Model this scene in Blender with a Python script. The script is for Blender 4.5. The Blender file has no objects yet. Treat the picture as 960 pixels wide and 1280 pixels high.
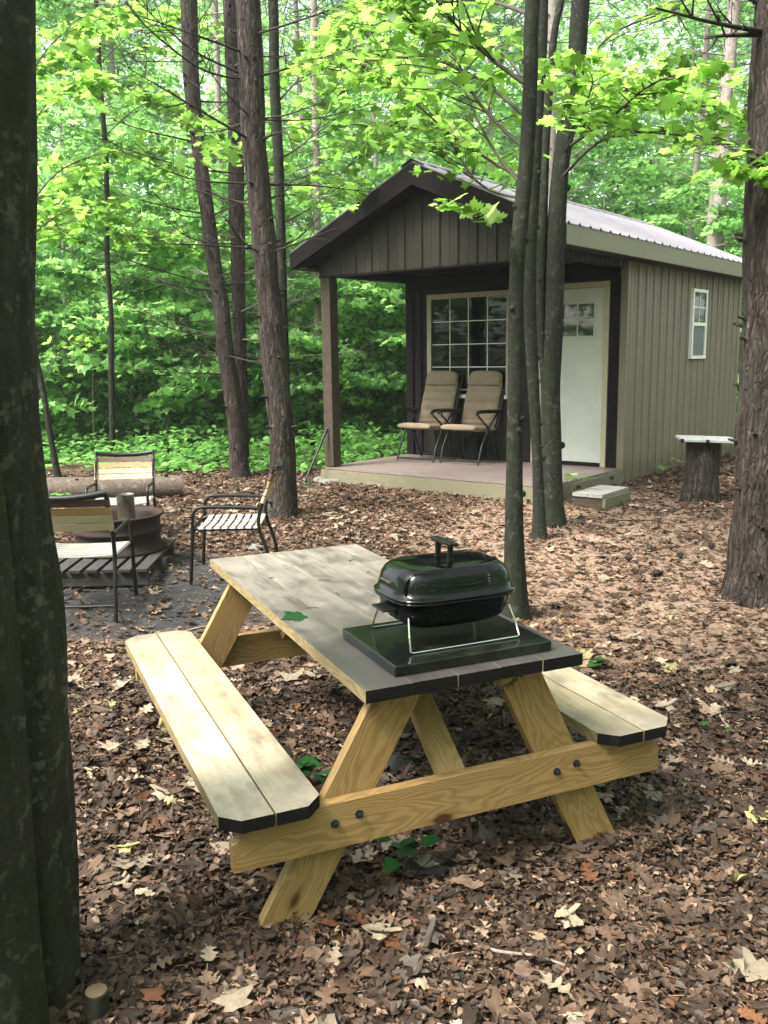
import bpy, math, random
import numpy as np
from mathutils import Vector, Matrix, noise

random.seed(7)
RNG = np.random.default_rng(11)
SC = bpy.context.scene
COL = SC.collection
PI = math.pi
HAZE = 0.0009

# ------------------------------------------------------------------ camera maths
F, PITCH, ROLL, CAMH = 1126.22, 0.1717, 0.0147, 1.6674      # focal length in photo pixels (960 x 1280)
_c, _s, _cr, _sr = math.cos(PITCH), math.sin(PITCH), math.cos(ROLL), math.sin(ROLL)


def ray(px, py):
    a = (px - 480) / F
    b = (640 - py) / F
    r = a * _cr + b * _sr
    u = -a * _sr + b * _cr
    return Vector((r, _c + _s * u, -_s + _c * u))


def onz(px, py, z):
    d = ray(px, py)
    t = (z - CAMH) / d.z
    return Vector((d.x * t, d.y * t, z))


def aty(px, py, Y):
    d = ray(px, py)
    t = Y / d.y
    return Vector((d.x * t, Y, CAMH + d.z * t))


def sstep(a, b, x):
    t = min(1.0, max(0.0, (x - a) / (b - a)))
    return t * t * (3 - 2 * t)


def ground_z(x, y):
    z = 0.17 * sstep(4.5, 9.5, y)
    z += 0.02 * noise.noise((x * 0.5, y * 0.5, 0.3)) * sstep(1.0, 3.0, abs(y - 3.4) + abs(x) * 0.3)
    if y > 16:
        z += 0.02 * (y - 16)
    return z


def gp(px, py):
    z = 0.0
    for _ in range(25):
        p = onz(px, py, z)
        z = 0.5 * z + 0.5 * ground_z(p.x, p.y)
    p.z = ground_z(p.x, p.y)
    return p


# ------------------------------------------------------------------ mesh helpers
class MB:
    def __init__(self):
        self.v, self.f, self.m, self.sm = [], [], [], []

    def add(self, verts, faces, mi=0, smooth=False):
        n = len(self.v)
        self.v += [tuple(p) for p in verts]
        for f in faces:
            self.f.append(tuple(i + n for i in f))
            self.m.append(mi)
            self.sm.append(smooth)
        return self

    def box(self, x0, x1, y0, y1, z0, z1, mi=0):
        v = [(x0, y0, z0), (x1, y0, z0), (x1, y1, z0), (x0, y1, z0), (x0, y0, z1), (x1, y0, z1), (x1, y1, z1), (x0, y1, z1)]
        return self.add(v, [(0, 3, 2, 1), (4, 5, 6, 7), (0, 1, 5, 4), (1, 2, 6, 5), (2, 3, 7, 6), (3, 0, 4, 7)], mi)

    def prism(self, outline, z0, z1, mi=0, side_mi=None):
        n = len(outline)
        v = [(x, y, z0) for x, y in outline] + [(x, y, z1) for x, y in outline]
        self.add(v, [tuple(range(n - 1, -1, -1)), tuple(range(n, 2 * n))], mi)
        for i in range(n):
            j = (i + 1) % n
            mm = mi
            if side_mi is not None:
                mm = side_mi(outline[i], outline[j])
            self.add([v[i], v[j], v[n + j], v[n + i]], [(0, 1, 2, 3)], mm)
        return self

    def tube(self, pts, radii, seg=8, mi=0, cap=True, wob=0.0, wscale=3.0, seed=0.0, squash=None):
        pts = [Vector(p) for p in pts]
        if not hasattr(radii, '__len__'):
            radii = [radii] * len(pts)
        rings = []
        up = None
        for i, p in enumerate(pts):
            t = (pts[min(i + 1, len(pts) - 1)] - pts[max(i - 1, 0)])
            if t.length < 1e-9:
                t = Vector((0, 0, 1))
            t.normalize()
            if up is None:
                ref = Vector((1, 0, 0)) if abs(t.x) < 0.9 else Vector((0, 1, 0))
                up = (ref - t * ref.dot(t)).normalized()
            else:
                up = (up - t * up.dot(t))
                up = up.normalized() if up.length > 1e-6 else Vector((1, 0, 0))
            b = t.cross(up)
            ring = []
            for k in range(seg):
                a = 2 * PI * k / seg
                d = up * math.cos(a) + b * math.sin(a)
                r = radii[i]
                if wob:
                    q = p * wscale * 0.35 + d * r * wscale * 3
                    r *= 1 + wob * noise.noise((q.x + seed, q.y, q.z))
                ring.append(p + d * r)
            rings.append(ring)
        v = [q for r in rings for q in r]
        f = []
        for i in range(len(pts) - 1):
            for k in range(seg):
                k2 = (k + 1) % seg
                f.append((i * seg + k, i * seg + k2, (i + 1) * seg + k2, (i + 1) * seg + k))
        self.add(v, f, mi, True)
        if cap:
            n = len(pts)
            self.add(rings[0], [tuple(range(seg - 1, -1, -1))], mi)
            self.add(rings[-1], [tuple(range(seg))], mi)
        return self

    def build(self, name, mats, parent=None, loc=None, rot=None, bevel=0.0, matrix=None):
        me = bpy.data.meshes.new(name)
        me.from_pydata(self.v, [], self.f)
        if not isinstance(mats, (list, tuple)):
            mats = [mats]
        for m in mats:
            me.materials.append(m)
        me.polygons.foreach_set('material_index', self.m)
        me.polygons.foreach_set('use_smooth', self.sm)
        me.update()
        o = bpy.data.objects.new(name, me)
        COL.objects.link(o)
        if parent:
            o.parent = parent
        if loc is not None:
            o.location = loc
        if rot is not None:
            o.rotation_euler = rot
        if matrix is not None:
            o.matrix_local = matrix
        if bevel:
            b = o.modifiers.new('bevel', 'BEVEL')
            b.width = bevel
            b.segments = 2
            b.limit_method = 'ANGLE'
        return o


def tag(o, label=None, cat=None, group=None, kind=None):
    if label:
        o['label'] = label
    if cat:
        o['category'] = cat
    if group:
        o['group'] = group
    if kind:
        o['kind'] = kind
    return o


def thing(name, label, cat, loc=(0, 0, 0), rotz=0.0, group=None):
    o = bpy.data.objects.new(name, None)
    o.empty_display_size = 0.1
    COL.objects.link(o)
    o.location = loc
    o.rotation_euler = (0, 0, rotz)
    return tag(o, label, cat, group)


def copy_tree(o, parent=None):
    c = o.copy()
    COL.objects.link(c)
    if parent:
        c.parent = parent
    for ch in list(o.children):
        copy_tree(ch, c)
    return c


def cat_rom(pts, n=6, vals=None):
    P = [Vector(p) for p in pts]
    out, ov = [], []
    for i in range(len(P) - 1):
        p0, p1, p2, p3 = P[max(i - 1, 0)], P[i], P[i + 1], P[min(i + 2, len(P) - 1)]
        for k in range(n):
            t = k / n
            out.append(0.5 * ((2 * p1) + (p2 - p0) * t + (2 * p0 - 5 * p1 + 4 * p2 - p3) * t * t + (3 * p1 - p0 - 3 * p2 + p3) * t ** 3))
            if vals:
                ov.append(vals[i] * (1 - t) + vals[i + 1] * t)
    out.append(P[-1])
    if vals:
        ov.append(vals[-1])
        return out, ov
    return out


# ------------------------------------------------------------------ materials
class G:
    """small node-graph helper"""

    def __init__(self, name):
        self.mat = bpy.data.materials.new(name)
        self.mat.use_nodes = True
        self.nt = self.mat.node_tree
        self.nt.nodes.clear()
        self.out = self.nt.nodes.new('ShaderNodeOutputMaterial')

    def n(self, t, ins=None, **kw):
        nd = self.nt.nodes.new('ShaderNode' + t)
        for k, v in kw.items():
            setattr(nd, k, v)
        for k, v in (ins or {}).items():
            if isinstance(v, bpy.types.NodeSocket):
                self.nt.links.new(v, nd.inputs[k])
            else:
                nd.inputs[k].default_value = v
        return nd

    def ramp(self, fac, stops, interp='LINEAR'):
        r = self.n('ValToRGB', {0: fac})
        cr = r.color_ramp
        cr.interpolation = interp
        while len(cr.elements) < len(stops):
            cr.elements.new(0.5)
        for e, (p, c) in zip(cr.elements, stops):
            e.position = p
            e.color = (c[0], c[1], c[2], 1) if hasattr(c, '__len__') else (c, c, c, 1)
        return r.outputs[0]

    def obj(self, scale=(1, 1, 1), rand=True):
        tc = self.n('TexCoord')
        v = tc.outputs['Object']
        if rand:
            oi = self.n('ObjectInfo')
            mul = self.n('VectorMath', {0: oi.outputs['Random'], 1: (37.1, 23.7, 51.3)}, operation='MULTIPLY')
            v = self.n('VectorMath', {0: v, 1: mul.outputs[0]}, operation='ADD').outputs[0]
        return self.n('Mapping', {'Vector': v, 'Scale': scale}).outputs[0]

    def noise(self, vec, scale=5.0, detail=4.0, rough=0.55, dist=0.0):
        return self.n('TexNoise', {'Vector': vec, 'Scale': scale, 'Detail': detail, 'Roughness': rough, 'Distortion': dist}).outputs[0]

    def mixc(self, fac, a, b, mode='MIX'):
        m = self.n('Mix', data_type='RGBA', blend_type=mode)
        for sock, v in ((m.inputs[0], fac), (m.inputs[6], a), (m.inputs[7], b)):
            if isinstance(v, bpy.types.NodeSocket):
                self.nt.links.new(v, sock)
            else:
                sock.default_value = v if not (hasattr(v, '__len__') and len(v) == 3) else (*v, 1)
        return m.outputs[2]

    def math(self, op, a, b=0.0, c=0.0):
        m = self.n('Math', operation=op)
        for s, v in zip(m.inputs, (a, b, c)):
            if isinstance(v, bpy.types.NodeSocket):
                self.nt.links.new(v, s)
            else:
                s.default_value = v
        return m.outputs[0]

    def bump(self, h, strength=0.5, dist=0.01, normal=None):
        ins = {'Height': h, 'Strength': strength, 'Distance': dist}
        if normal is not None:
            ins['Normal'] = normal
        return self.n('Bump', ins).outputs[0]

    def bsdf(self, color, rough=0.6, normal=None, metal=0.0, spec=0.5, **kw):
        ins = {'Base Color': color if isinstance(color, bpy.types.NodeSocket) else (*color, 1), 'Roughness': rough, 'Metallic': metal, 'Specular IOR Level': spec}
        if normal is not None:
            ins['Normal'] = normal
        ins.update(kw)
        return self.n('BsdfPrincipled', ins)

    def done(self, shader):
        self.nt.links.new(shader if isinstance(shader, bpy.types.NodeSocket) else shader.outputs[0], self.out.inputs[0])
        return self.mat


def m_wood(name, light, dark, rough=0.55, grain=1.0, knots=True, spec=0.35, stain=None, bleach=None, ends=None):
    """boards: the long axis is the object's X axis"""
    g = G(name)
    base = g.obj()
    warp = g.noise(g.n('Mapping', {'Vector': base, 'Scale': (1.3, 5, 5)}).outputs[0], 1.0, 3)
    v = g.n('Mapping', {'Vector': base, 'Scale': (1.6, 26, 26)}).outputs[0]
    v2 = g.n('VectorMath', {0: v, 1: g.n('VectorMath', {0: warp, 1: (2.0, 9.0, 9.0)}, operation='MULTIPLY').outputs[0]}, operation='ADD').outputs[0]
    rings = g.n('TexWave', {'Vector': v2, 'Scale': 0.75 * grain, 'Distortion': 1.6, 'Detail': 2.0, 'Detail Scale': 1.0}, wave_type='BANDS', bands_direction='Y').outputs[1]
    fine = g.noise(g.n('Mapping', {'Vector': base, 'Scale': (6, 220, 220)}).outputs[0], 1.0, 3)
    fac = g.math('ADD', g.math('MULTIPLY', rings, 0.6), g.math('MULTIPLY', fine, 0.4))
    fac = g.math('ADD', g.math('MULTIPLY', fac, 0.75), g.math('MULTIPLY', g.noise(g.n('Mapping', {'Vector': base, 'Scale': (1.5, 40, 40)}).outputs[0], 1.0, 4), 0.3))
    col = g.ramp(fac, [(0.15, light), (0.9, dark)])
    big = g.noise(base, 2.3, 4)
    if bleach:
        col = g.mixc(g.ramp(big, [(0.42, 0.0), (0.6, 0.75)]), col, (*bleach, 1))
    if stain:
        st = g.noise(g.n('Mapping', {'Vector': base, 'Scale': (2.0, 5, 5)}).outputs[0], 1.7, 6, 0.65)
        col = g.mixc(g.ramp(st, [(0.48, 0.0), (0.66, 0.8)]), col, (*stain, 1))
    if ends:
        ex = g.math('ABSOLUTE', g.n('SeparateXYZ', {0: g.n('TexCoord').outputs['Object']}).outputs[0])
        ef = g.math('ADD', ex, g.math('MULTIPLY', g.math('SUBTRACT', g.noise(base, 6, 6, .7), .5), .8))
        col = g.mixc(g.ramp(ef, [(0.6, 0.0), (1.0, 0.8)]), col, (*ends, 1))
    if knots:
        vo = g.n('TexVoronoi', {'Vector': g.n('Mapping', {'Vector': base, 'Scale': (3.2, 6.5, 6.5)}).outputs[0], 'Scale': 1.0, 'Randomness': 1.0})
        col = g.mixc(g.ramp(vo.outputs['Distance'], [(0.08, 1.0), (0.13, 0.3), (0.2, 0.0)]), col, (dark[0] * 0.3, dark[1] * 0.2, dark[2] * 0.15, 1))
    nrm = g.bump(fac, 0.25, 0.002)
    rr = g.math('ADD', rough, g.math('MULTIPLY', g.math('SUBTRACT', big, 0.5), 0.25))
    return g.done(g.bsdf(col, rr, nrm, spec=spec))


def m_plain(name, col, rough=0.6, metal=0.0, var=0.15, bump=0.0, scale=12.0, spec=0.5, rust=None):
    g = G(name)
    v = g.obj()
    nz = g.noise(v, scale, 5, 0.6)
    lo = tuple(c * (1 - var) for c in col)
    hi = tuple(min(1, c * (1 + var)) for c in col)
    c = g.ramp(nz, [(0.3, lo), (0.7, hi)])
    if rust:
        c = g.mixc(g.ramp(g.noise(v, scale * 0.6, 6, 0.7), [(0.48, 0.0), (0.6, 0.9)]), c, (*rust, 1))
    nrm = g.bump(nz, bump, 0.004) if bump else None
    r = g.math('ADD', rough, g.math('MULTIPLY', g.math('SUBTRACT', nz, 0.5), 0.2))
    return g.done(g.bsdf(c, r, nrm, metal, spec))


def m_siding(name, col, rough=0.5):
    g = G(name)
    v = g.obj(rand=False)
    nz = g.noise(v, 3.0, 5, 0.6)
    streak = g.noise(g.n('Mapping', {'Vector': v, 'Scale': (9, 9, 0.6)}).outputs[0], 1.0, 4)
    c = g.ramp(g.math('ADD', g.math('MULTIPLY', nz, 0.5), g.math('MULTIPLY', streak, 0.5)), [(0.3, tuple(x * 0.84 for x in col)), (0.7, tuple(x * 1.12 for x in col))])
    gn = g.n('NewGeometry')
    z = g.n('SeparateXYZ', {0: g.n('TexCoord').outputs['Object']}).outputs[2]
    low = g.math('ADD', g.math('MULTIPLY', z, 1.0), g.math('MULTIPLY', nz, -0.3))
    c = g.mixc(g.ramp(low, [(0.0, 0.55), (0.18, 0.0)]), c, (col[0] * 0.62, col[1] * 0.5, col[2] * 0.38, 1))   # splashed dirt
    return g.done(g.bsdf(c, rough, g.bump(nz, 0.08, 0.01), spec=0.15))


def m_bark_pine():
    g = G('pine bark')
    v = g.obj()
    w = g.noise(v, 5, 4, 0.6)
    wv = g.n('VectorMath', {0: v, 1: g.n('VectorMath', {0: g.n('TexNoise', {'Vector': v, 'Scale': 9.0, 'Detail': 3.0}).outputs['Color'], 1: (0.045, 0.045, 0.07)}, operation='MULTIPLY').outputs[0]}, operation='ADD').outputs[0]
    vo = g.n('TexVoronoi', {'Vector': g.n('Mapping', {'Vector': wv, 'Scale': (1, 1, 0.22)}).outputs[0], 'Scale': 30.0}, feature='DISTANCE_TO_EDGE').outputs[0]
    fine = g.noise(g.n('Mapping', {'Vector': wv, 'Scale': (1, 1, 0.3)}).outputs[0], 75, 6, 0.7)
    ridge = g.noise(g.n('Mapping', {'Vector': wv, 'Scale': (1, 1, 0.16)}).outputs[0], 34, 5, 0.65)
    hgt = g.math('ADD', g.math('MULTIPLY', ridge, 0.75), g.math('MULTIPLY', fine, 0.45))
    plate = g.ramp(hgt, [(0.38, (0.006, 0.004, 0.0035)), (0.52, (0.021, 0.016, 0.014)), (0.66, (0.052, 0.042, 0.036)), (0.82, (0.15, 0.13, 0.115))])
    col = g.mixc(g.math('MULTIPLY', g.ramp(vo, [(0.0, 0.85), (0.07, 0.0)]), g.ramp(w, [(0.4, 0.2), (0.62, 1.0)])), plate, (0.018, 0.012, 0.010, 1))
    grey = g.noise(v, 2.4, 5, 0.6)
    col = g.mixc(g.ramp(grey, [(0.5, 0.0), (0.68, 0.4)]), col, (0.06, 0.056, 0.05, 1))
    h = g.math('ADD', hgt, g.math('MULTIPLY', g.ramp(vo, [(0.0, 0.0), (0.12, 1.0)]), 0.25))
    return g.done(g.bsdf(col, 0.9, g.bump(h, 1.0, 0.03), spec=0.12))


def m_bark_maple(name, base, lichen, moss):
    g = G(name)
    v = g.obj()
    w = g.n('VectorMath', {0: v, 1: g.n('VectorMath', {0: g.n('TexNoise', {'Vector': v, 'Scale': 7.0, 'Detail': 3.0}).outputs['Color'], 1: (0.08, 0.08, 0.12)}, operation='MULTIPLY').outputs[0]}, operation='ADD').outputs[0]
    st = g.noise(g.n('Mapping', {'Vector': w, 'Scale': (42, 42, 6)}).outputs[0], 1.0, 6, 0.7)
    ring = g.noise(g.n('Mapping', {'Vector': w, 'Scale': (4, 4, 34)}).outputs[0], 1.0, 4, 0.6)
    fine = g.noise(v, 130, 5, 0.7)
    t = g.math('ADD', g.math('MULTIPLY', st, 0.5), g.math('ADD', g.math('MULTIPLY', fine, 0.3), g.math('MULTIPLY', ring, 0.2)))
    col = g.ramp(t, [(0.34, tuple(c * 0.4 for c in base)), (0.5, base), (0.66, tuple(c * 1.7 for c in base))])
    li = g.noise(v, 17, 6, 0.65)
    col = g.mixc(g.ramp(li, [(0.56, 0.0), (0.62, 0.7)]), col, (*lichen, 1))
    li2 = g.n('TexVoronoi', {'Vector': w, 'Scale': 16.0}).outputs['Distance']
    col = g.mixc(g.ramp(li2, [(0.1, 0.55), (0.2, 0.0)]), col, (*[c * 1.15 for c in lichen], 1))
    mo = g.noise(v, 3.2, 5, 0.65)
    col = g.mixc(g.ramp(mo, [(0.45, 0.0), (0.66, 0.7)]), col, (*moss, 1))
    return g.done(g.bsdf(col, 0.88, g.bump(g.math('ADD', t, g.math('MULTIPLY', li, 0.3)), 1.0, 0.022), spec=0.15))


def m_leaf(name, dark, light, trans=0.5, rough=0.45, tlight=None):
    g = G(name)
    a = g.n('Attribute', attribute_name='tint')
    t = g.n('SeparateColor', {0: a.outputs['Color']})
    col = g.ramp(t.outputs[0], [(0.0, dark), (1.0, light)])
    tc = g.ramp(t.outputs[0], [(0.0, tuple(c * 1.2 for c in dark)), (1.0, tlight or tuple(c * 1.25 for c in light))])
    p = g.bsdf(col, rough, spec=0.25)
    tr = g.n('BsdfTranslucent', {'Color': tc})
    return g.done(g.n('MixShader', {0: trans, 1: p.outputs[0], 2: tr.outputs[0]}))


def m_litter():
    g = G('dead leaf')
    a = g.n('Attribute', attribute_name='tint')
    v = g.n('TexCoord').outputs['Object']
    nz = g.noise(v, 70, 4, 0.6)
    col = g.mixc(1.0, a.outputs['Color'], g.ramp(nz, [(0.3, 0.72), (0.7, 1.15)]), 'MULTIPLY')
    p = g.bsdf(col, 0.62, g.bump(nz, 0.3, 0.004), spec=0.3)
    tr = g.n('BsdfTranslucent', {'Color': col})
    return g.done(g.n('MixShader', {0: 0.12, 1: p.outputs[0], 2: tr.outputs[0]}))


def m_ground():
    g = G('forest floor')
    v = g.n('TexCoord').outputs['Object']
    n1 = g.noise(v, 0.9, 5, 0.6)
    n2 = g.noise(v, 26, 6, 0.7)
    vo = g.n('TexVoronoi', {'Vector': g.n('VectorMath', {0: v, 1: g.n('VectorMath', {0: n2, 1: (0.03, 0.03, 0.0)}, operation='MULTIPLY').outputs[0]}, operation='ADD').outputs[0], 'Scale': 38.0})
    cv = g.n('SeparateColor', {0: vo.outputs['Color']}).outputs[0]
    col = g.ramp(g.math('ADD', g.math('MULTIPLY', cv, 0.55), g.math('MULTIPLY', n2, 0.45)), [(0.2, (0.018, 0.012, 0.009)), (0.5, (0.06, 0.038, 0.026)), (0.8, (0.13, 0.085, 0.058))])
    xyz = g.n('SeparateXYZ', {0: v})
    # trodden pine-needle path on the right, towards the cabin; sunlight painted into its colour
    px = g.math('MULTIPLY', g.math('ADD', xyz.outputs[0], -1.9), 0.45)
    py = g.math('MULTIPLY', g.math('ADD', xyz.outputs[1], -7.6), 0.26)
    dd = g.math('SQRT', g.math('ADD', g.math('MULTIPLY', px, px), g.math('MULTIPLY', py, py)))
    pf = g.ramp(g.math('ADD', dd, g.math('MULTIPLY', g.math('SUBTRACT', n1, 0.5), 0.7)), [(0.5, 0.95), (1.2, 0.0)])
    needle = g.ramp(n2, [(0.3, (0.095, 0.06, 0.042)), (0.68, (0.36, 0.25, 0.185))])
    col = g.mixc(pf, col, needle)
    # ash and charcoal round the fire ring
    ax = g.math('MULTIPLY', g.math('ADD', xyz.outputs[0], 1.55), 0.8)
    ay = g.math('MULTIPLY', g.math('ADD', xyz.outputs[1], -6.2), 0.95)
    ad = g.math('SQRT', g.math('ADD', g.math('MULTIPLY', ax, ax), g.math('MULTIPLY', ay, ay)))
    af = g.ramp(g.math('ADD', ad, g.math('MULTIPLY', g.math('SUBTRACT', n1, 0.5), 0.8)), [(0.75, 1.0), (1.15, 0.0)])
    ash = g.ramp(g.noise(v, 9, 6, 0.7), [(0.35, (0.02, 0.02, 0.021)), (0.6, (0.035, 0.033, 0.033)), (0.75, (0.14, 0.13, 0.125))])
    col = g.mixc(af, col, ash)
    h = g.math('ADD', n2, g.math('MULTIPLY', vo.outputs['Distance'], 0.8))
    return g.done(g.bsdf(col, 0.9, g.bump(h, 0.8, 0.02), spec=0.2))


def m_glass_dark(name, col, rough=0.03):
    g = G(name)
    v = g.obj()
    return g.done(g.bsdf(col, rough, g.bump(g.noise(v, 2.5, 2), 0.05, 0.01), spec=0.8))


def m_pane():
    g = G('window glass')
    lw = g.n('Fresnel', {'IOR': 1.35})
    gl = g.n('BsdfGlossy', {'Color': (0.9, 1.0, 0.95, 1), 'Roughness': 0.02})
    tr = g.n('BsdfTransparent', {'Color': (0.4, 0.45, 0.44, 1)})
    return g.done(g.n('MixShader', {0: g.math('MULTIPLY', lw.outputs[0], 0.75), 1: tr.outputs[0], 2: gl.outputs[0]}))


M = {}
M['pine_board'] = m_wood('treated pine board', (0.345, 0.228, 0.10), (0.215, 0.12, 0.045), 0.5, 1.0, True)
M['bench_board'] = m_wood('weathered bench board', (0.40, 0.335, 0.225), (0.29, 0.225, 0.13), 0.42, 0.9, False, 0.45, stain=(0.13, 0.108, 0.09), bleach=(0.46, 0.41, 0.32), ends=(0.13, 0.112, 0.10))
M['top_board_old'] = m_wood('stained table top', (0.115, 0.09, 0.07), (0.065, 0.05, 0.04), 0.3, 1.1, False, 0.8, stain=(0.2, 0.175, 0.15))
def m_top():
    g = G('worn table top')
    base = g.obj()
    raw = g.n('TexCoord').outputs['Object']
    fine = g.noise(g.n('Mapping', {'Vector': base, 'Scale': (5, 160, 160)}).outputs[0], 1.0, 4, 0.65)
    streak = g.noise(g.n('Mapping', {'Vector': base, 'Scale': (1.2, 18, 18)}).outputs[0], 1.0, 4, 0.6)
    blot = g.noise(base, 4.5, 6, 0.65)
    f = g.math('ADD', g.math('MULTIPLY', fine, 0.35), g.math('ADD', g.math('MULTIPLY', streak, 0.35), g.math('MULTIPLY', blot, 0.3)))
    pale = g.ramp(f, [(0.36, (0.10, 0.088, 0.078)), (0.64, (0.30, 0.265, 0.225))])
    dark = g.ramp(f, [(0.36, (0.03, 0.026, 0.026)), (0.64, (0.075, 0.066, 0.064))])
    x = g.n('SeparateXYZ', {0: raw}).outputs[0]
    worn_sheen = g.ramp(g.math('ADD', g.math('MULTIPLY', x, 0.5), g.math('MULTIPLY', g.math('SUBTRACT', blot, 0.5), 0.9)), [(-.0, 0.0), (0.28, 1.0)])
    worn_sheen = g.ramp(g.math('ADD', g.math('ADD', g.math('MULTIPLY', x, 0.5), 0.5), g.math('MULTIPLY', g.math('SUBTRACT', blot, 0.5), 0.9)), [(0.2, 0.0), (0.85, 0.9)])  # paler towards far end: wear, plus sky reflection put into the colour
    col = g.mixc(worn_sheen, dark, pale)
    sm = g.noise(g.n('Mapping', {'Vector': base, 'Scale': (2.2, 7, 7)}).outputs[0], 2.2, 7, 0.72)
    col = g.mixc(g.ramp(sm, [(0.5, 0.0), (0.66, 0.75)]), col, (0.062, 0.052, 0.046, 1))
    sp = g.noise(base, 60, 3, 0.5)
    col = g.mixc(g.ramp(sp, [(0.68, 0.0), (0.74, 0.7)]), col, (0.05, 0.04, 0.03, 1))
    r = g.math('ADD', 0.24, g.math('MULTIPLY', blot, 0.3))
    return g.done(g.bsdf(col, r, g.bump(f, 0.3, 0.002), spec=0.75))


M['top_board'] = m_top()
M['table_edge'] = m_wood('table edge wood', (0.28, 0.22, 0.12), (0.15, 0.11, 0.05), 0.55, 1.0, False)
M['end_paint'] = m_plain('dark end grain', (0.006, 0.005, 0.005), 0.75, 0, 0.6, 0.3, 40, 0.15)
M['bolt'] = m_plain('bolt steel', (0.06, 0.065, 0.075), 0.35, 0.8, 0.2)
M['enamel'] = m_plain('black enamel', (0.002, 0.0026, 0.0028), 0.08, 0, 0.2, 0, 3, 0.24)
M['tray'] = m_plain('black grill tray', (0.004, 0.005, 0.0045), 0.2, 0, 0.5, 0.03, 7, 0.4, rust=(0.016, 0.02, 0.014))
M['chrome'] = m_plain('wire steel', (0.6, 0.6, 0.58), 0.25, 1.0, 0.1)
M['blackplastic'] = m_plain('black plastic', (0.007, 0.007, 0.0075), 0.4, 0, 0.2, 0, 12, 0.3)
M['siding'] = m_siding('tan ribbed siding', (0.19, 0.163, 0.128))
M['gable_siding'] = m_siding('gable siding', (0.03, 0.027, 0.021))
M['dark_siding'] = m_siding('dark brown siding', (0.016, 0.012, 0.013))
M['trim_dark'] = m_plain('dark brown trim', (0.009, 0.0065, 0.007), 0.7, 0, 0.15, 0, 6, 0.1)
M['fascia_tan'] = m_plain('tan fascia', (0.15, 0.14, 0.07), 0.5, 0, 0.1, 0, 3)
M['roof'] = m_plain('grey metal roofing', (0.18, 0.172, 0.19), 0.5, 0.0, 0.15, 0.05, 4, 0.3)
M['cream'] = m_plain('cream window trim', (0.4, 0.36, 0.26), 0.5, 0, 0.08)
M['white'] = m_plain('white paint', (0.78, 0.78, 0.75), 0.4, 0, 0.04, 0, 3)
M['door'] = m_plain('white door paint', (0.5, 0.51, 0.48), 0.4, 0, 0.06, 0.02, 4)
M['glass'] = m_pane()
M['dark_glass'] = m_glass_dark('dark lite glass', (0.008, 0.012, 0.011))
M['screen'] = m_plain('insect screen', (0.12, 0.135, 0.14), 0.6, 0, 0.1)
M['post'] = m_wood('brown post', (0.06, 0.042, 0.026), (0.022, 0.016, 0.011), 0.7, 0.8, False)
M['deck'] = m_wood('painted porch floor', (0.185, 0.15, 0.14), (0.14, 0.112, 0.105), 0.4, 0.6, False, 0.45, stain=(0.17, 0.11, 0.1))
M['rim'] = m_wood('treated rim board', (0.17, 0.155, 0.105), (0.115, 0.105, 0.068), 0.6, 0.8, False)
M['step_grey'] = m_wood('weathered grey tread', (0.3, 0.29, 0.27), (0.2, 0.19, 0.175), 0.6, 0.8, False)
M['inside'] = m_plain('dim panelled interior', (0.06, 0.045, 0.035), 0.7, 0, 0.2)
M['fabric'] = m_plain('tan chair padding', (0.235, 0.18, 0.132), 0.85, 0, 0.14, 0.25, 9, 0.2)
M['dark_fabric'] = m_plain('dark brown padding edge', (0.035, 0.028, 0.025), 0.85, 0, 0.2, 0.2, 20, 0.2)
M['frame'] = m_plain('black tube frame', (0.007, 0.0065, 0.0065), 0.42, 0, 0.3, 0, 20, 0.3)
M['strap_white'] = m_plain('white vinyl strap', (0.27, 0.26, 0.245), 0.45, 0, 0.1, 0, 9)
M['strap_cream'] = m_plain('cream vinyl strap', (0.34, 0.29, 0.2), 0.45, 0, 0.12, 0, 9)
M['strap_tan'] = m_plain('tan vinyl strap', (0.28, 0.18, 0.08), 0.45, 0, 0.12, 0, 9)
M['strap_brown'] = m_plain('brown vinyl strap', (0.075, 0.035, 0.028), 0.45, 0, 0.15, 0, 9)
M['rust'] = m_plain('rusty steel', (0.02, 0.013, 0.011), 0.75, 0.3, 0.3, 0.2, 7, 0.3, rust=(0.03, 0.014, 0.01))
M['char'] = m_wood('charred pallet wood', (0.045, 0.042, 0.04), (0.014, 0.013, 0.013), 0.75, 0.8, False)
M['zinc'] = m_plain('scorched zinc', (0.2, 0.2, 0.19), 0.45, 0.7, 0.3, 0.1, 9, 0.5, rust=(0.12, 0.08, 0.05))
M['concrete'] = m_plain('concrete', (0.14, 0.135, 0.125), 0.9, 0, 0.15, 0.3, 20, 0.2)
M['stone'] = m_plain('grey field stone', (0.02, 0.02, 0.02), 0.85, 0, 0.3, 0.4, 14, 0.3)
M['cutwood'] = m_plain('cut wood face', (0.17, 0.12, 0.075), 0.7, 0, 0.2, 0.2, 18, 0.3)
M['bark_pine'] = m_bark_pine()
M['bark_maple'] = m_bark_maple('maple bark', (0.018, 0.018, 0.014), (0.055, 0.058, 0.046), (0.014, 0.022, 0.008))
M['bark_log'] = m_bark_maple('fallen log bark', (0.11, 0.085, 0.07), (0.2, 0.19, 0.17), (0.08, 0.06, 0.045))
M['bark_left'] = m_bark_maple('mossy maple bark', (0.03, 0.03, 0.021), (0.1, 0.105, 0.078), (0.02, 0.03, 0.01))
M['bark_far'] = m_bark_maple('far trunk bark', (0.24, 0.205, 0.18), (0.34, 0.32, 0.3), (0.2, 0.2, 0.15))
M['deadwood'] = m_plain('dead branch wood', (0.028, 0.022, 0.019), 0.9, 0, 0.3, 0.3, 30, 0.2)
M['deadwood_pale'] = m_plain('pale dead branch wood', (0.2, 0.165, 0.14), 0.9, 0, 0.3, 0.3, 30, 0.2)
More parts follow.
